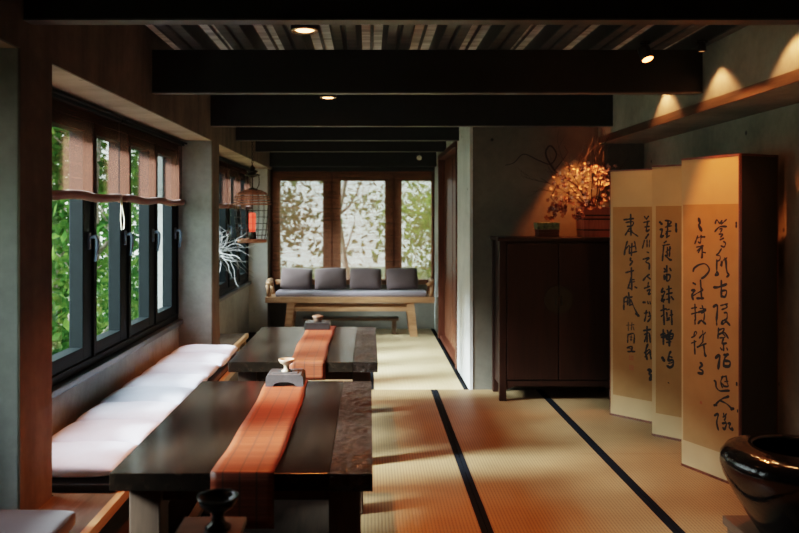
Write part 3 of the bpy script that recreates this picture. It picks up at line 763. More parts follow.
# ------------------------------------------------------------------ daybed at the back
root = thing('wooden_daybed', 'rustic wooden daybed with splayed legs and curved arms under the back windows', 'daybed', (-0.23, 9.45, 0))
bm = BM(); box(bm, -1.235, 0.785, 9.23, 9.68, 0.415, 0.487, 0.008); finish('seat_frame', bm, 'sofa_wood', root)
for lx, s in ((-0.93, -1), (0.49, 1)):
    for ly, sy in ((9.27, -1), (9.63, 1)):
        bm = BM(); t = 0.045
        pts = [(lx-t, 0.415), (lx+t, 0.415), (lx+t+s*0.045, 0.013), (lx-t+s*0.045, 0.013)]
        prism(bm, pts, 'y', ly-0.03, ly+0.03); finish('leg', bm, 'sofa_wood', root)
bm = BM(); box(bm, -0.92, 0.48, 9.255, 9.285, 0.315, 0.365, 0.004); finish('stretcher', bm, 'sofa_wood', root)
bm = BM(); box(bm, -0.92, 0.48, 9.615, 9.645, 0.315, 0.365, 0.004); finish('stretcher', bm, 'sofa_wood', root)
for s, x in ((-1, -1.19), (1, 0.74)):
    bm = BM()
    tube(bm, [(x, 9.27, 0.487), (x+s*0.012, 9.27, 0.56), (x+s*0.02, 9.27, 0.63)], [0.03, 0.024, 0.026], 10)
    tube(bm, [(x+s*0.0, 9.62, 0.487), (x+s*0.005, 9.62, 0.56), (x+s*0.02, 9.62, 0.64)], [0.03, 0.024, 0.026], 10)
    tube(bm, [(x+s*0.015-s*0.06, 9.235, 0.635), (x+s*0.015, 9.26, 0.655), (x+s*0.02, 9.45, 0.665), (x+s*0.02, 9.64, 0.66)], [0.022, 0.028, 0.028, 0.024], 10)
    finish('arm', bm, 'sofa_wood', root, True)
bm = BM(); box(bm, -1.16, 0.71, 9.62, 9.65, 0.60, 0.66, 0.006); finish('back_rail', bm, 'sofa_wood', root)
root = thing('low_footstool', 'long low wooden footrest under the daybed', 'footrest', (-0.2, 9.5, 0.013))
bm = BM(); box(bm, -0.80, 0.36, 9.40, 9.58, 0.18, 0.215, 0.005); finish('top', bm, 'bench_side', root)
for x in (-0.76, 0.28):
    bm = BM(); box(bm, x, x+0.05, 9.42, 9.56, 0.013, 0.18, 0.004); finish('leg', bm, 'bench_side', root)
bm = BM(); box(bm, -1.12, 0.69, 9.25, 9.60, 0.488, 0.545, 0.022)
tag(finish('seat_mattress', bm, 'seat_fab', smooth=False, org=(-0.215, 9.43, 0.488)), 'long thin grey mattress lying on the wooden daybed', 'mattress')
for k, (px, lb) in enumerate(((-0.885, 'mauve grey square cushion at the left end of the daybed'), (-0.47, 'mauve grey square cushion second from the left on the daybed'), (-0.04, 'mauve grey square cushion third from the left on the daybed'), (0.405, 'mauve grey square cushion at the right end of the daybed'))):
    bm = BM(); R = Matrix.Rotation(math.radians((2, -2, 1, -2)[k]), 4, 'Y') @ Matrix.Rotation(math.radians(66), 4, 'X')
    pillow(bm, (px, 9.50, 0.682), 0.385, 0.27, 0.15, R, 12, 2.4, 0.06, 0.004, 50+k)
    tag(finish('throw_cushion', bm, 'mauve_fab', smooth=True, org=(px, 9.5, 0.545)), lb, 'cushion', 'mauve cushions on the daybed')

# ------------------------------------------------------------------ cabinet
cx0, cx1, cy0, cy1, cz = 1.012, 1.93, 6.03, 6.40, 1.285
root = thing('lacquer_cabinet', 'tall dark red lacquered two-door cabinet against the grey wall', 'cabinet', ((cx0+cx1)/2, (cy0+cy1)/2, 0.013))
bm = BM(); box(bm, cx0+0.015, cx1-0.015, cy0+0.02, cy1, 0.12, cz-0.03, 0.002); finish('carcass', bm, 'cabinet', root)
bm = BM(); box(bm, cx0-0.02, cx1+0.02, cy0-0.015, cy1+0.01, cz-0.03, cz, 0.008); finish('top', bm, 'cabinet', root)
for x in (cx0, cx1-0.055):
    for y in (cy0, cy1-0.05):
        bm = BM(); box(bm, x, x+0.055, y, y+0.05, 0.013, cz-0.03, 0.006); finish('leg', bm, 'cabinet', root)
bm = BM(); prism(bm, [(cx0+0.055, 0.17), (cx0+0.055, 0.10), (cx0+0.12, 0.13), (cx1-0.12, 0.13), (cx1-0.055, 0.10), (cx1-0.055, 0.17)], 'y', cy0+0.006, cy0+0.024); finish('apron', bm, 'cabinet', root)
xm = (cx0+cx1)/2
for a, b in ((cx0+0.06, xm-0.003), (xm+0.003, cx1-0.06)):
    bm = BM(); box(bm, a, b, cy0-0.002, cy0+0.018, 0.18, cz-0.05, 0.004); d = finish('door', bm, 'cabinet', root)
    bm = BM(); s = -1 if b < xm+0.001 else 1
    lathe_b = BM()
    segs = 20; v0 = []
    for k in range(segs+1):
        an = PI/2 + (s*-1)*PI*k/segs
        v0.append((xm + s*0.002 + s*abs(math.cos(an))*0.108, 0.80 + math.sin(an)*0.108))
    prism(bm, v0, 'y', cy0-0.010, cy0-0.002)
    finish('brass_plate', bm, 'brass', d)
    lathe_b.free()
    bm = BM(); tube(bm, [(xm+s*0.02, cy0-0.012, 0.83), (xm+s*0.022, cy0-0.022, 0.80), (xm+s*0.02, cy0-0.016, 0.765)], 0.007, 8); finish('pull', bm, 'brass', d, True)

# lacquer boxes
for z0, z1, x0, x1, mt, lb in ((cz, cz+0.058, 1.335, 1.50, 'red_box', 'dark red box at the bottom of the small stack on the cabinet'), (cz+0.058, cz+0.115, 1.325, 1.505, 'green_tin', 'patterned green lidded box topmost of the small stack on the cabinet')):
    root = thing('lacquer_box', lb, 'box', ((x0+x1)/2, 6.19, z0))
    bm = BM(); box(bm, x0+0.003, x1-0.003, 6.12, 6.26, z0, z0+0.032, 0.003); finish('base', bm, mt, root)
    bm = BM(); box(bm, x0, x1, 6.117, 6.263, z0+0.034, z1-0.0005, 0.006); box(bm, x0+0.006, x1-0.006, 6.123, 6.257, z0+0.032, z0+0.034); finish('lid', bm, mt, root)

# bucket vase
vx, vy = 1.80, 6.22
root = thing('wooden_bucket', 'square red wooden bucket with dark bands holding the blossom branches', 'vase', (vx, vy, cz))
def sqring(bm, cx, cy, w0, z0, w1, z1, th):
    for sx, sy, in ((1, 0), (-1, 0), (0, 1), (0, -1)):
        pass
    o0 = [(-w0, -w0), (w0, -w0), (w0, w0), (-w0, w0)]; o1 = [(-w1, -w1), (w1, -w1), (w1, w1), (-w1, w1)]
    i0 = [(a*(w0-th)/w0, b*(w0-th)/w0) for a, b in o0]; i1 = [(a*(w1-th)/w1, b*(w1-th)/w1) for a, b in o1]
    V = [[bm.verts.new((cx+a, cy+b, z)) for a, b in ring] for ring, z in ((o0, z0), (o1, z1), (i1, z1), (i0, z0))]
    for r in range(4):
        A, B = V[r], V[(r+1) % 4]
        for k in range(4): bm.faces.new([A[k], A[(k+1) % 4], B[(k+1) % 4], B[k]])
bm = BM(); sqring(bm, vx, vy, 0.105, cz, 0.118, cz+0.235, 0.012); box(bm, vx-0.10, vx+0.10, vy-0.10, vy+0.10, cz+0.002, cz+0.015); finish('body', bm, 'bucket', root)
for zb in (cz+0.05, cz+0.135, cz+0.165):
    w = 0.1075+0.013*(zb-cz)/0.235
    bm = BM(); sqring(bm, vx, vy, w, zb, w+0.0006, zb+0.010, 0.004); finish('band', bm, 'bucket_band', root)

root = thing('blossom_branches', 'spray of pale pink blossoms and dark twisting branches above the cabinet', 'flowers', (vx, vy, cz+0.05))
rnd = random.Random(11)
bmB = BM(); tips = []
def grow(p, d, L, r, depth):
    pts = [p.copy()]; rr = [r]
    n = 5
    for i in range(n):
        d = (d + Vector((rnd.uniform(-.35, .35), rnd.uniform(-.3, .3), rnd.uniform(-.25, .32)))*0.6).normalized()
        p = p + d*L/n
        p.y = min(p.y, 6.41)
        pts.append(p.copy()); rr.append(r*(1-0.6*(i+1)/n))
        if depth > 0 and i >= 1 and rnd.random() < 0.85:
            grow(p.copy(), (d + Vector((rnd.uniform(-1, 1), rnd.uniform(-.6, .4), rnd.uniform(-.4, .8)))).normalized(), L*0.55, r*0.5, depth-1)
        if i >= 2: tips.append(p.copy())
    tube(bmB, pts, rr, 5)
base = Vector((vx, vy, cz+0.08))
for dx, dz, L in ((-0.9, 0.62, 0.42), (-0.55, 0.95, 0.42), (-0.15, 1.0, 0.48), (0.2, 1.0, 0.44), (0.45, 0.8, 0.32), (-0.75, 0.8, 0.40), (-0.35, 1.0, 0.36), (0.05, 1.0, 0.34)):
    st = Vector((vx+rnd.uniform(-.04, .04), vy+rnd.uniform(-.04, .04), cz+0.03))
    mid = Vector((vx+dx*0.08, vy-0.01, cz+0.25))
    tube(bmB, [st, mid], [0.006, 0.005], 6)
    grow(mid, Vector((dx, rnd.uniform(-.3, .15), dz)).normalized(), L, 0.005, 2)
# long twisting branch reaching to the left
tw = [(vx-0.02, vy, cz+0.2), (1.70, 6.25, 1.66), (1.60, 6.27, 1.75), (1.50, 6.28, 1.82), (1.43, 6.29, 1.95), (1.47, 6.3, 2.02), (1.52, 6.3, 1.95), (1.47, 6.29, 1.87), (1.37, 6.28, 1.90), (1.25, 6.28, 1.95), (1.17, 6.27, 1.88), (1.10, 6.27, 1.86)]
def cat(P, n=5):
    P = [Vector(p) for p in P]; E_ = [P[0]] + P + [P[-1]]; out = []
    for i in range(1, len(E_)-2):
        a, b, c, d = E_[i-1:i+3]
        for k in range(n):
            t = k/n; out.append(0.5*((2*b)+(c-a)*t+(2*a-5*b+4*c-d)*t*t+(3*b-a-3*c+d)*t**3))
    return out + [P[-1]]
tws = cat(tw); tube(bmB, tws, [0.010-0.0075*i/(len(tws)-1) for i in range(len(tws))], 6)
tube(bmB, [(1.60, 6.27, 1.75), (1.50, 6.25, 1.68), (1.46, 6.24, 1.60), (1.50, 6.23, 1.55), (1.44, 6.22, 1.50)], [0.006, 0.005, 0.005, 0.004, 0.003], 6)
tube(bmB, [(1.50, 6.28, 1.82), (1.56, 6.25, 1.90), (1.60, 6.24, 1.96), (1.57, 6.24, 2.01)], [0.005, 0.004, 0.004, 0.002], 6)
finish('branches', bmB, 'branch', root, True)
def flower(bm, c, s, k=5):
    n = Vector((rnd.uniform(-.7, .5), -1+rnd.uniform(-.3, .6), rnd.uniform(-.2, 1))).normalized()
    u = n.orthogonal().normalized(); w = n.cross(u); a0 = rnd.uniform(0, 6)
    cc = bm.verts.new(c - n*s*0.12)
    for q in range(k):
        a = a0+2*PI*q/k
        def P(a, r, h): return bm.verts.new(c + (u*math.cos(a)+w*math.sin(a))*r*s + n*h*s)
        bm.faces.new([cc, P(a-0.5, 0.75, 0.15), P(a-0.22, 1.05, 0.3), P(a+0.22, 1.05, 0.3), P(a+0.5, 0.75, 0.15)])
bmF = BM(); bmD = BM()
for t in tips:
    if t.x < 1.54 or t.z > 1.84: continue
    for q in range(2):
        c = t + Vector((rnd.uniform(-.03, .03), rnd.uniform(-.04, .02), rnd.uniform(-.03, .03)))
        c.y = min(c.y, 6.40)
        low = c.z < 1.52 or (c.x < 1.62 and rnd.random() < 0.5)
        flower(bmD if low or rnd.random() < 0.35 else bmF, c, rnd.uniform(0.009, 0.016))
for k in range(75):
    c = Vector((rnd.uniform(1.42, 1.86), rnd.uniform(6.08, 6.25), rnd.uniform(1.42, 1.60)))
    flower(bmD, c, rnd.uniform(0.014, 0.026))
for k in range(170):
    a = rnd.uniform(0, 2*PI); r = math.sqrt(rnd.random())
    c = Vector((1.71+0.25*r*math.cos(a), rnd.uniform(6.05, 6.3), 1.68+0.19*r*math.sin(a)))
    flower(bmF if k % 3 else bmD, c, rnd.uniform(0.009, 0.0165))
finish('blossoms', bmF, 'petal', root); finish('dark_leaves', bmD, 'dark_leaf', root)

# ------------------------------------------------------------------ folding screen
root = thing('folding_screen', 'zigzag folding screen of cream panels with black brush calligraphy', 'folding screen', (2.0, 4.9, 0.013))
ZB, ZT = 0.013, 1.78
panels = [((1.74, 5.62), (1.98, 5.36), 1), ((1.98, 5.36), (1.853, 5.09), 0), ((1.853, 5.09), (2.11, 4.84), 2), ((2.11, 4.84), (1.80, 4.48), 0), ((1.80, 4.48), (1.96, 4.10), 3), ((1.96, 4.10), (2.225, 4.225), -1)]
def smooth_line(pts, n=5):
    if len(pts) < 3: return [pts[0].lerp(pts[1], t/4) for t in range(5)]
    out = []
    P = [pts[0]] + pts + [pts[-1]]
    for i in range(1, len(P)-2):
        for k in range(n):
            t = k/n; a, b, c, d = P[i-1], P[i], P[i+1], P[i+2]
            out.append(0.5*((2*b) + (c-a)*t + (2*a-5*b+4*c-d)*t*t + (3*b-a-3*c+d)*t**3))
    out.append(pts[-1]); return out
for (p0, p1, kind) in panels:
    A = Vector((p0[0], p0[1], 0)); B = Vector((p1[0], p1[1], 0)); U = (B-A); W = U.length; U.normalize()
    Nn = U.cross(Vector((0, 0, 1)))           # faces the camera side
    if Nn.y > 0: Nn = -Nn
    if kind == 0: Nn = -Nn; A = A + U*0.012; W -= 0.024
    def Q(u, n, z): return A + U*u + Nn*n + Vector((0, 0, z))
    def slab(bm, u0, u1, n0, n1, z0, z1):
        vs = [bm.verts.new(Q(u, n, z)) for z in (z0, z1) for n in (n0, n1) for u in (u0, u1)]
        for f in ((0, 1, 3, 2), (4, 6, 7, 5), (0, 4, 5, 1), (2, 3, 7, 6), (0, 2, 6, 4), (1, 5, 7, 3)): bm.faces.new([vs[i] for i in f])
    g = 0.003
    bm = BM(); slab(bm, g, W-g, -0.016, 0.0, ZB+0.01, ZT-0.008)
    pn = finish('panel', bm, 'screen_shaded' if kind < 0 else 'silk', root)
    bm = BM(); e = 0.009
    slab(bm, g, W-g, -0.018, 0.003, ZT-0.011, ZT); slab(bm, g, W-g, -0.018, 0.003, ZB, ZB+0.014)
    if kind in (1, -1): slab(bm, g, g+e*0.55, -0.018, 0.003, ZB+0.014, ZT-0.011)
    if kind != 0: slab(bm, W-g-e*0.8, W-g, -0.018, 0.003, ZB+0.014, ZT-0.011)
    finish('edge_frame', bm, 'screen_edge', pn)
    if kind < 0: continue
    bm = BM(); slab(bm, 0.027 if kind != 3 else 0.016, W-0.012, 0.0, 0.0012, 0.165, 1.515); finish('paper', bm, 'paper', pn)
    if kind == 0: continue
    bm = BM(); bmp = BM()
    for st in STROKES[kind]:
        w = st[0]/1000.0*1.28; pts = [Vector((st[i]/1000.0, st[i+1]/1000.0)) for i in range(1, len(st), 2)]
        if w <= 0: continue
        ln = smooth_line(pts); n = len(ln)
        tot = sum((b-a).length for a, b in zip(ln, ln[1:])) or 1e-4
        tgt = bmp if (kind == 1 and pts[0].x < 0.24 and pts[0].y < 0.78 and w < 0.0098) else bm
        L = []; Rr = []; s = 0
        for i, p in enumerate(ln):
            d = ln[min(i+1, n-1)] - ln[max(i-1, 0)]
            if d.length < 1e-6: d = Vector((0.001, 0))
            d.normalize(); nn = Vector((-d.y, d.x))
            if i: s += (ln[i]-ln[i-1]).length
            t = s/tot
            hw = w*0.5*(0.55+0.55*abs(math.cos(t*PI*1.1)))*(0.75 if i in (0, n-1) else 1.0)
            a, b = p+nn*hw, p-nn*hw
            a.x = min(max(a.x, 0.006), W-0.013); b.x = min(max(b.x, 0.006), W-0.013)
            L.append(tgt.verts.new(Q(a.x, 0.0019, a.y))); Rr.append(tgt.verts.new(Q(b.x, 0.0019, b.y)))
        for i in range(n-1):
            tgt.faces.new([L[i], L[i+1], Rr[i+1], Rr[i]])
        for p, q in ((ln[0], ln[1]), (ln[-1], ln[-2])):      # rounded brush ends
            c = [tgt.verts.new(Q(min(max(p.x + math.cos(2*PI*k/10)*w*0.42, 0.006), W-0.013), 0.0019, p.y + math.sin(2*PI*k/10)*w*0.42)) for k in range(10)]
            tgt.faces.new(c)
    finish('calligraphy', bm, 'ink', pn)
    if kind == 1: finish('signature', bmp, 'ink_pale', pn)
    else: bmp.free()
    for su, sz, sk, ss in ((0.171, 0.447, 1, 0.017), (0.172, 0.379, 1, 0.017), (0.148, 0.407, 3, 0.008), (0.205, 0.36, 2, 0.008)):
        if sk == kind:
            bm = BM()
            if ss > 0.01:
                for r in range(3):
                    for c in range(3):
                        slab(bm, su-ss+c*ss*0.7, su-ss+c*ss*0.7+ss*0.52, 0.0012, 0.0018, sz-ss+r*ss*0.7, sz-ss+r*ss*0.7+ss*0.55)
            else: slab(bm, su-ss, su+ss, 0.0012, 0.0018, sz-ss, sz+ss)
            finish('red_seal', bm, 'seal', pn)

# ------------------------------------------------------------------ black pot on its stand
px_, py_ = 1.80, 3.28
root = thing('pot_stand', 'low square wooden stand under the black glazed pot', 'stand', (px_, py_, 0.013))
bm = BM(); box(bm, px_-0.205, px_+0.205, py_-0.205, py_+0.23, 0.06, 0.10, 0.006); finish('top', bm, 'stand_wood', root)
for sx in (-0.19, 0.13):
    for sy in (-0.19, 0.155):
        bm = BM(); box(bm, px_+sx, px_+sx+0.06, py_+sy, py_+sy+0.06, 0.013, 0.06, 0.005); finish('leg', bm, 'stand_wood', root)
bm = BM()
lathe(bm, px_, py_, [(0.12, 0.10), (0.14, 0.104), (0.19, 0.18), (0.243, 0.27), (0.280, 0.34), (0.294, 0.39), (0.290, 0.425), (0.268, 0.455), (0.23, 0.470), (0.19, 0.474), (0.172, 0.480), (0.162, 0.476), (0.160, 0.462), (0.20, 0.44), (0.25, 0.40), (0.24, 0.32), (0.15, 0.20), (0.001, 0.19)], 64)
tag(finish('glazed_pot', bm, 'glaze', smooth=True, org=(px_, py_, 0.10)), 'large glossy black glazed pot with rolled rim in the bottom right corner', 'pot')

# ------------------------------------------------------------------ birdcage
gx, gy, gb = -1.09, 7.26, 1.20
root = thing('birdcage', 'round bamboo birdcage hanging from the short black beam', 'birdcage', (gx, gy, gb))
R0 = 0.135
def ring(bm, r, z, w): tube(bm, [(gx+r*math.cos(2*PI*k/28), gy+r*math.sin(2*PI*k/28), z) for k in range(28)], w, 6, True)
bm = BM(); lathe(bm, gx, gy, [(R0-0.012, gb), (R0, gb+0.004), (R0, gb+0.028), (R0-0.008, gb+0.034), (0.001, gb+0.034)], 32); finish('base_tray', bm, 'cage_wood', root)
bm = BM()
rib = [(R0-0.003, gb+0.03), (R0+0.015, gb+0.12), (R0+0.03, gb+0.25), (R0+0.035, gb+0.36), (R0+0.024, gb+0.43), (0.135, gb+0.462), (0.09, gb+0.485), (0.03, gb+0.50)]
for k in range(18):
    a = 2*PI*k/18
    tube(bm, [(gx+r*math.cos(a), gy+r*math.sin(a), z) for r, z in rib], 0.0028, 5)
finish('wire_bars', bm, 'cage', root)
bm = BM()
for r, z in ((R0+0.004, gb+0.07), (R0+0.015, gb+0.12), (R0+0.022, gb+0.18), (R0+0.030, gb+0.24), (R0+0.033, gb+0.30)): ring(bm, r, z, 0.0028)
finish('wire_rings', bm, 'cage', root)
bm = BM()
ring(bm, R0+0.037, gb+0.36, 0.006); ring(bm, R0+0.034, gb+0.385, 0.005); ring(bm, R0+0.029, gb+0.41, 0.005); ring(bm, R0+0.02, gb+0.43, 0.005); ring(bm, 0.142, gb+0.456, 0.005); ring(bm, 0.118, gb+0.472, 0.005); ring(bm, 0.085, gb+0.487, 0.005)
finish('dome_bands', bm, 'cage_wood', root, True)
bm = BM(); lathe(bm, gx, gy, [(0.04, gb+0.495), (0.045, gb+0.503), (0.02, gb+0.512), (0.006, gb+0.52), (0.006, gb+0.61), (0.07, gb+0.628), (0.074, gb+0.638), (0.03, gb+0.646), (0.05, gb+0.662), (0.052, gb+0.672), (0.02, gb+0.68), (0.03, gb+0.70), (0.012, gb+0.715), (0.004, gb+0.73)], 24)
for s in (-1, 1): tube(bm, [(gx+s*0.04, gy, gb+0.50), (gx+s*0.062, gy, gb+0.54), (gx+s*0.064, gy, gb+0.58), (gx+s*0.06, gy, gb+0.63)], 0.004, 6)
finish('crown', bm, 'brass', root, True)
bm = BM(); z = gb+0.72; k = 0
while z < 2.15:
    c = Vector((gx, gy, z+0.013)); ax = Vector((1, 0, 0)) if k % 2 else Vector((0, 1, 0))
    tube(bm, [c + ax*0.008*math.cos(2*PI*q/10) + Vector((0, 0, 0.016*math.sin(2*PI*q/10))) for q in range(10)], 0.003, 5, True)
    z += 0.024; k += 1
finish('chain', bm, 'brass', root)
root = thing('red_candle', 'glowing red candle lantern standing inside the birdcage', 'candle', (gx, gy, gb+0.034))
bm = BM(); lathe(bm, gx, gy, [(0.034, gb+0.034), (0.040, gb+0.04), (0.036, gb+0.085), (0.030, gb+0.10), (0.028, gb+0.104), (0.001, gb+0.104)], 20); finish('holder', bm, 'brass', root, True)
bm = BM(); lathe(bm, gx, gy, [(0.026, gb+0.104), (0.030, gb+0.13), (0.031, gb+0.25), (0.028, gb+0.275), (0.018, gb+0.28), (0.001, gb+0.27)], 20); finish('wax', bm, 'candle', root, True)

# twigs in a bamboo vase by the far window
wx, wy = -1.385, 6.95
root = thing('bamboo_vase', 'tall brown bamboo tube vase behind the middle column', 'vase', (wx, wy, 0.36))
bm = BM(); lathe(bm, wx, wy, [(0.05, 0.3605), (0.052, 0.37), (0.045, 0.52), (0.049, 0.53), (0.045, 0.54), (0.044, 0.80), (0.048, 0.81), (0.044, 0.82), (0.043, 1.08), (0.036, 1.08), (0.036, 0.9), (0.001, 0.9)], 20); finish('tube', bm, 'bamboo_vase', root, True)
root = thing('silver_twigs', 'bunch of tangled silver twigs beside the birdcage, in the bamboo vase', 'twigs', (wx, wy, 0.92))
bm = BM(); rnd = random.Random(5)
for k in range(44):
    a = rnd.uniform(0, 2*PI); p = Vector((wx+0.02*math.cos(a), wy+0.02*math.sin(a), 0.92)); pts = [p.copy()]
    q = Vector((wx+0.026*math.cos(a), wy+0.026*math.sin(a), 1.08)); pts.append(q)
    d = Vector((rnd.uniform(0.2, 1.3), rnd.uniform(-0.6, 0.4), 1.0)).normalized(); L = rnd.uniform(0.2, 0.46)
    p = q
    for i in range(7):
        d = (d + Vector((rnd.uniform(-.6, .75), rnd.uniform(-.4, .4), rnd.uniform(-.75, .5)))).normalized()
        p = p + d*L/7
        p.x = max(-1.43, p.x)
        pts.append(p.copy())
    tube(bm, pts, [0.0035, 0.0035, 0.003, 0.003, 0.0028, 0.0025, 0.0022, 0.002, 0.0015], 5)
finish('stems', bm, 'twig', root, True)

# ------------------------------------------------------------------ lights
def spot(name, loc, tgt, power, col, size, blend, parent=None, rad=0.03):
    l = bpy.data.lights.new(name, 'SPOT'); l.energy = power; l.color = col; l.spot_size = math.radians(size); l.spot_blend = blend; l.shadow_soft_size = rad
    o = bpy.data.objects.new(name, l); COL.objects.link(o)
    v = Vector(tgt) - Vector(loc); q = v.to_track_quat('-Z', 'Y')
    o.rotation_euler = q.to_euler()
    if parent is not None:
        o.parent = parent; o.location = Vector(loc) - ORG[parent.name]
    else: o.location = loc
    return o
AMB = (1.0, 0.27, 0.07); WARM = (1.0, 0.50, 0.22)
def downlight(x, y, label, power, tgt=None, size=88, col=AMB):
    root = thing('downlight', label, 'ceiling light', (x, y, 2.44), 'round downlights between the beams')
    bm = BM(); lathe(bm, x, y, [(0.06, 2.302), (0.064, 2.306), (0.064, 2.397), (0.001, 2.397)], 32, False); finish('housing', bm, 'lamp_black', root)
    bm = BM(); lathe(bm, x, y, [(0.046, 2.300), (0.064, 2.298), (0.066, 2.303), (0.060, 2.308), (0.046, 2.304)], 32, False); finish('ring', bm, 'lamp_ring', root, True)
    bm = BM(); lathe(bm, x, y, [(0.001, 2.296), (0.036, 2.300), (0.047, 2.306)], 24, False); finish('lens', bm, 'lens', root)
    spot('bulb', (x, y, 2.295), tgt or (x, y, 0), power, col, size, 0.6, root, 0.03)
downlight(-0.295, 3.57, 'glowing round downlight before the second beam, above the near table', 190, (-0.36, 3.15, 0), 80)
downlight(-0.295, 5.60, 'glowing round downlight behind the second beam, above the farther table', 130)
downlight(-0.295, 7.75, 'round downlight hidden behind the short black beams', 22)
def track(x, y, z, tgt, label, power, size, col, mt='lens_red', blend=0.35, k=1.0):
    root = thing('spotlight', label, 'spotlight', (x, y, 2.44))
    d = (Vector(tgt)-Vector((x, y, z))).normalized()
    q = d.to_track_quat('-Z', 'Y').to_matrix().to_4x4()
    bm = BM(); tube(bm, [(x, y, 2.396), (x, y, z+0.02)], 0.007, 8); lathe(bm, x, y, [(0.03, 2.388), (0.03, 2.397), (0.001, 2.397)], 16, False); finish('stem', bm, 'lamp_black', root)
    t = BM(); lathe(t, 0, 0, [(0.030*k, -0.045*k), (0.034*k, -0.04*k), (0.034*k, 0.03*k), (0.018*k, 0.045*k), (0.001, 0.045*k)], 20, False)
    bmesh.ops.transform(t, matrix=Matrix.Translation((x, y, z)) @ q, verts=t.verts); finish('head', t, 'lamp_black', root, True)
    t = BM(); lathe(t, 0, 0, [(0.001, -0.036*k), (0.030*k, -0.040*k)], 20, False)
    bmesh.ops.transform(t, matrix=Matrix.Translation((x, y, z)) @ q, verts=t.verts); finish('lens', t, mt, root)
    spot('bulb', Vector((x, y, z))+d*0.05, tgt, power, col, size, blend, root, 0.02)
track(1.50, 4.22, 2.335, (1.85, 3.35, 0.5), 'amber glowing spotlight just before the second beam, above the screen', 70, 92, AMB)
track(1.80, 3.45, 2.365, (1.80, 3.45, 0.0), 'small ceiling spot washing the upper right wall nearest the camera', 14, 108, (1.0, 0.42, 0.17), 'lens_dim', 0.35, 0.6)
track(1.80, 4.20, 2.365, (1.80, 4.20, 0.0), 'small ceiling spot washing the upper right wall before the second beam', 14, 108, (1.0, 0.42, 0.17), 'lens_dim', 0.35, 0.6)
track(1.80, 4.96, 2.365, (1.80, 4.96, 0.0), 'small ceiling spot washing the upper right wall behind the second beam', 14, 108, (1.0, 0.42, 0.17), 'lens_dim', 0.35, 0.6)
track(1.78, 6.20, 2.30, (1.67, 6.31, 1.3), 'ceiling spot aimed at the blossom branches on the cabinet', 70, 56, AMB, blend=0.5)
track(1.15, 3.35, 2.37, (1.90, 4.7, 1.0), 'ceiling spot aimed at the calligraphy screen from the middle of the room', 9, 75, (1.0, 0.42, 0.16), blend=0.7)
# small white ball lamp and bracket near the far beams
root = thing('ball_lamp', 'small white ball lamp on a bracket before the back window header', 'lamp', (0.55, 8.60, 2.15))
bm = BM(); tube(bm, [(0.55, 8.51, 2.149), (0.55, 8.51, 2.11)], 0.006, 8); finish('bracket', bm, 'lamp_black', root)
bm = BM(); lathe(bm, 0.55, 8.51, [(0.001, 2.06)] + [(0.028*math.sin(PI*k/8), 2.088-0.028*math.cos(PI*k/8)) for k in range(1, 8)] + [(0.001, 2.116)], 16, False); finish('ball', bm, 'white_knob', root, True)

# ------------------------------------------------------------------ outside
def tree(x, y, h, rad, mt, label, n=2600, ls=0.11, z0=-1.5, seed=0, trunk=0.12):
    rnd = random.Random(seed)
    root = thing('garden_tree', label, 'tree', (x, y, z0), 'garden trees outside the windows')
    bm = BM(); pts = []; px, py = x, y
    for i in range(7):
        pts.append((px, py, z0+(h-z0)*0.85*i/6)); px += rnd.uniform(-.25, .25); py += rnd.uniform(-.25, .25)
    tube(bm, pts, [trunk*(1-0.11*i) for i in range(7)], 8)
    for k in range(7):
        i = rnd.randint(2, 5); b = Vector(pts[i]); d = Vector((rnd.uniform(-1, 1), rnd.uniform(-1, 1), rnd.uniform(0.1, 0.9))).normalized()
        q = [b]; 
        for s in range(4): d = (d+Vector((rnd.uniform(-.4, .4), rnd.uniform(-.4, .4), rnd.uniform(-.2, .4)))).normalized(); q.append(q[-1]+d*rad*0.27)
        tube(bm, q, [trunk*0.4, trunk*0.33, trunk*0.25, trunk*0.16, trunk*0.08], 6)
    finish('trunk', bm, 'trunk', root, True)
    vs = []; fs = []
    cl = []
    for k in range(38):
        a = rnd.uniform(0, 2*PI); rr = rad*math.sqrt(rnd.random()); cl.append((x+rr*math.cos(a), y+rr*math.sin(a), z0+0.4+(h-z0-0.4)*rnd.random(), rad*rnd.uniform(0.16, 0.34)))
    for k in range(n):
        c = cl[rnd.randrange(len(cl))]
        p = Vector((rnd.gauss(c[0], c[3]), rnd.gauss(c[1], c[3]), rnd.gauss(c[2], c[3])))
        if p.x > -1.95 and p.y < 10.6: continue
        d = Vector((rnd.gauss(0, 1), rnd.gauss(0, 1), rnd.gauss(-0.3, 0.8))).normalized(); u = d.orthogonal().normalized()
        a = rnd.uniform(0, PI); w = (u*math.cos(a)+d.cross(u)*math.sin(a)); s = ls*rnd.uniform(0.6, 1.25)
        b = len(vs)
        vs += [p-d*s*0.5-ORG[root.name], p+w*s*0.24-ORG[root.name], p+d*s*0.5-ORG[root.name], p-w*s*0.24-ORG[root.name]]
        fs.append((b, b+1, b+2, b+3))
    me = bpy.data.meshes.new('foliage'); me.from_pydata([tuple(v) for v in vs], [], fs); me.materials.append(M[mt])
    o = bpy.data.objects.new('foliage', me); COL.objects.link(o); o.parent = root
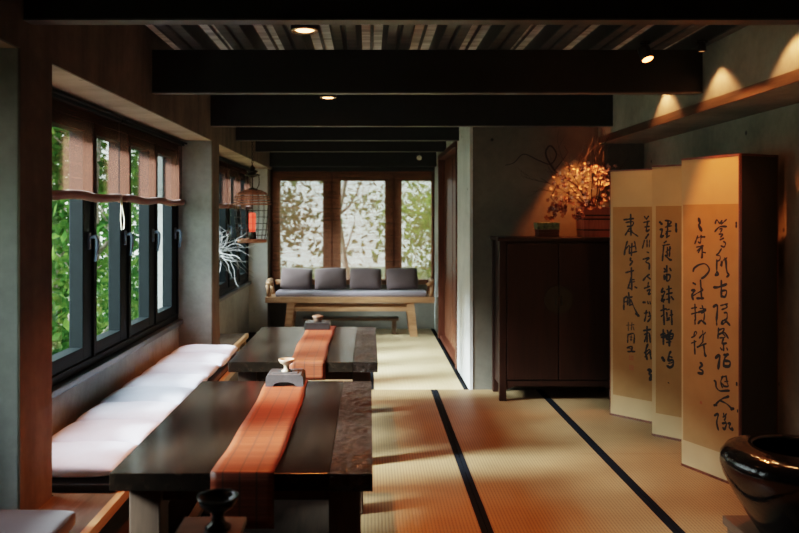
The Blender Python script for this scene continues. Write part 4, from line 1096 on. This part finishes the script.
TL = [(-3.3, 7.7, 3.0, 0.8, 'leaf_a', 'leafy green shrub right outside the near side windows'),
      (-3.6, 9.2, 3.2, 0.9, 'leaf_b', 'yellow green bush seen through the second side window'),
      (-4.2, 11.6, 3.8, 1.1, 'leaf_a', 'green tree seen through the third side window'),
      (-5.6, 9.6, 4.5, 1.3, 'leaf_c', 'blue green tree deeper in the garden behind the near windows'),
      (-4.9, 14.6, 4.8, 1.5, 'leaf_a', 'tall green tree seen through the side window nearest the column'),
      (-3.3, 13.4, 3.3, 1.0, 'leaf_c', 'dark green shrub beyond the far left bay windows'),
      (-7.2, 13.5, 5.2, 1.9, 'leaf_b', 'broad pale green tree at the back of the side garden')]
for k, (x, y, h, r, mt, lb) in enumerate(TL): tree(x, y, h, r, mt, lb, n=3200, ls=0.15, seed=20+k, trunk=0.06)
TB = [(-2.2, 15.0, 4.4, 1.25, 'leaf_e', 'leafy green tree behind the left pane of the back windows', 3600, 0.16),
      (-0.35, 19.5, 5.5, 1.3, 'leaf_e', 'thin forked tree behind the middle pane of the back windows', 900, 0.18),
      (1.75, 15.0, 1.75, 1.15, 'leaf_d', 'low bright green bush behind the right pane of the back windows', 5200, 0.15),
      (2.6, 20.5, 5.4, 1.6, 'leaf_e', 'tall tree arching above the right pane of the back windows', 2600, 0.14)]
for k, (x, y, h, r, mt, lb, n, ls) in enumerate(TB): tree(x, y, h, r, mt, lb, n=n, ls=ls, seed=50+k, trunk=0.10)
bm = BM(); box(bm, -30, 30, -12, 45, -1.62, -1.5); struct(finish('ground', bm, 'ground'))

w = bpy.data.worlds.new('sky'); bpy.context.scene.world = w; w.use_nodes = True
nt = w.node_tree; bg = nt.nodes['Background']
tc = N(nt, 'ShaderNodeTexCoord'); sp = N(nt, 'ShaderNodeSeparateXYZ'); nt.links.new(tc.outputs['Generated'], sp.inputs[0])
c = ramp(nt, sp.outputs['Z'], [(0.0, (0.92, 0.97, 0.93)), (0.6, (0.72, 0.83, 0.95))])
nt.links.new(c, bg.inputs['Color']); bg.inputs['Strength'].default_value = 3.8
def sun(name, d, e, ang, col):
    l = bpy.data.lights.new(name, 'SUN'); l.energy = e; l.angle = math.radians(ang); l.color = col
    o = bpy.data.objects.new(name, l); COL.objects.link(o); o.location = (-8, 3, 8)
    o.rotation_euler = Vector(d).to_track_quat('-Z', 'Y').to_euler()
sun('steep_sky_glow', (1.0, 0.1, -1.3), 9.0, 50, (0.84, 0.90, 1.0))
sun('sky_glow', (1.0, 0.36, -0.60), 32.0, 14, (0.86, 0.92, 1.0))
for n, (y0, y1, x) in enumerate(((3.03, 6.13, -1.64), (6.40, 9.70, -1.64), (2.2, 2.75, -1.64))):
    l = bpy.data.lights.new('window_portal', 'AREA'); l.shape = 'RECTANGLE'; l.size = 1.4; l.size_y = y1-y0; l.cycles.is_portal = True
    o = bpy.data.objects.new('window_portal', l); COL.objects.link(o); o.location = (x, (y0+y1)/2, 1.33); o.rotation_euler = (0, -PI/2, 0)
l = bpy.data.lights.new('window_portal', 'AREA'); l.shape = 'RECTANGLE'; l.size = 2.1; l.size_y = 1.4; l.cycles.is_portal = True
o = bpy.data.objects.new('window_portal', l); COL.objects.link(o); o.location = (-0.2, YB+0.25, 1.3); o.rotation_euler = (-PI/2, 0, 0)

# ------------------------------------------------------------------ camera
cam = bpy.data.cameras.new('camera'); co = bpy.data.objects.new('camera', cam); COL.objects.link(co)
co.location = (0, 0, 1.45); co.rotation_euler = (PI/2, 0, 0)
cam.sensor_width = 36; cam.lens = 777/799*36; cam.shift_x = (399.5-369)/799; cam.shift_y = -(266.5-216)/799
cam.clip_start = 0.05
cam.dof.use_dof = True; cam.dof.focus_distance = 4.2; cam.dof.aperture_fstop = 2.8
sc = bpy.context.scene; sc.camera = co
sc.cycles.use_denoising = True
sc.cycles.max_bounces = 10; sc.cycles.transparent_max_bounces = 16; sc.cycles.diffuse_bounces = 6
sc.cycles.sample_clamp_indirect = 6
sc.view_settings.view_transform = 'Filmic'
sc.view_settings.look = 'Medium High Contrast'
sc.view_settings.exposure = 0.25
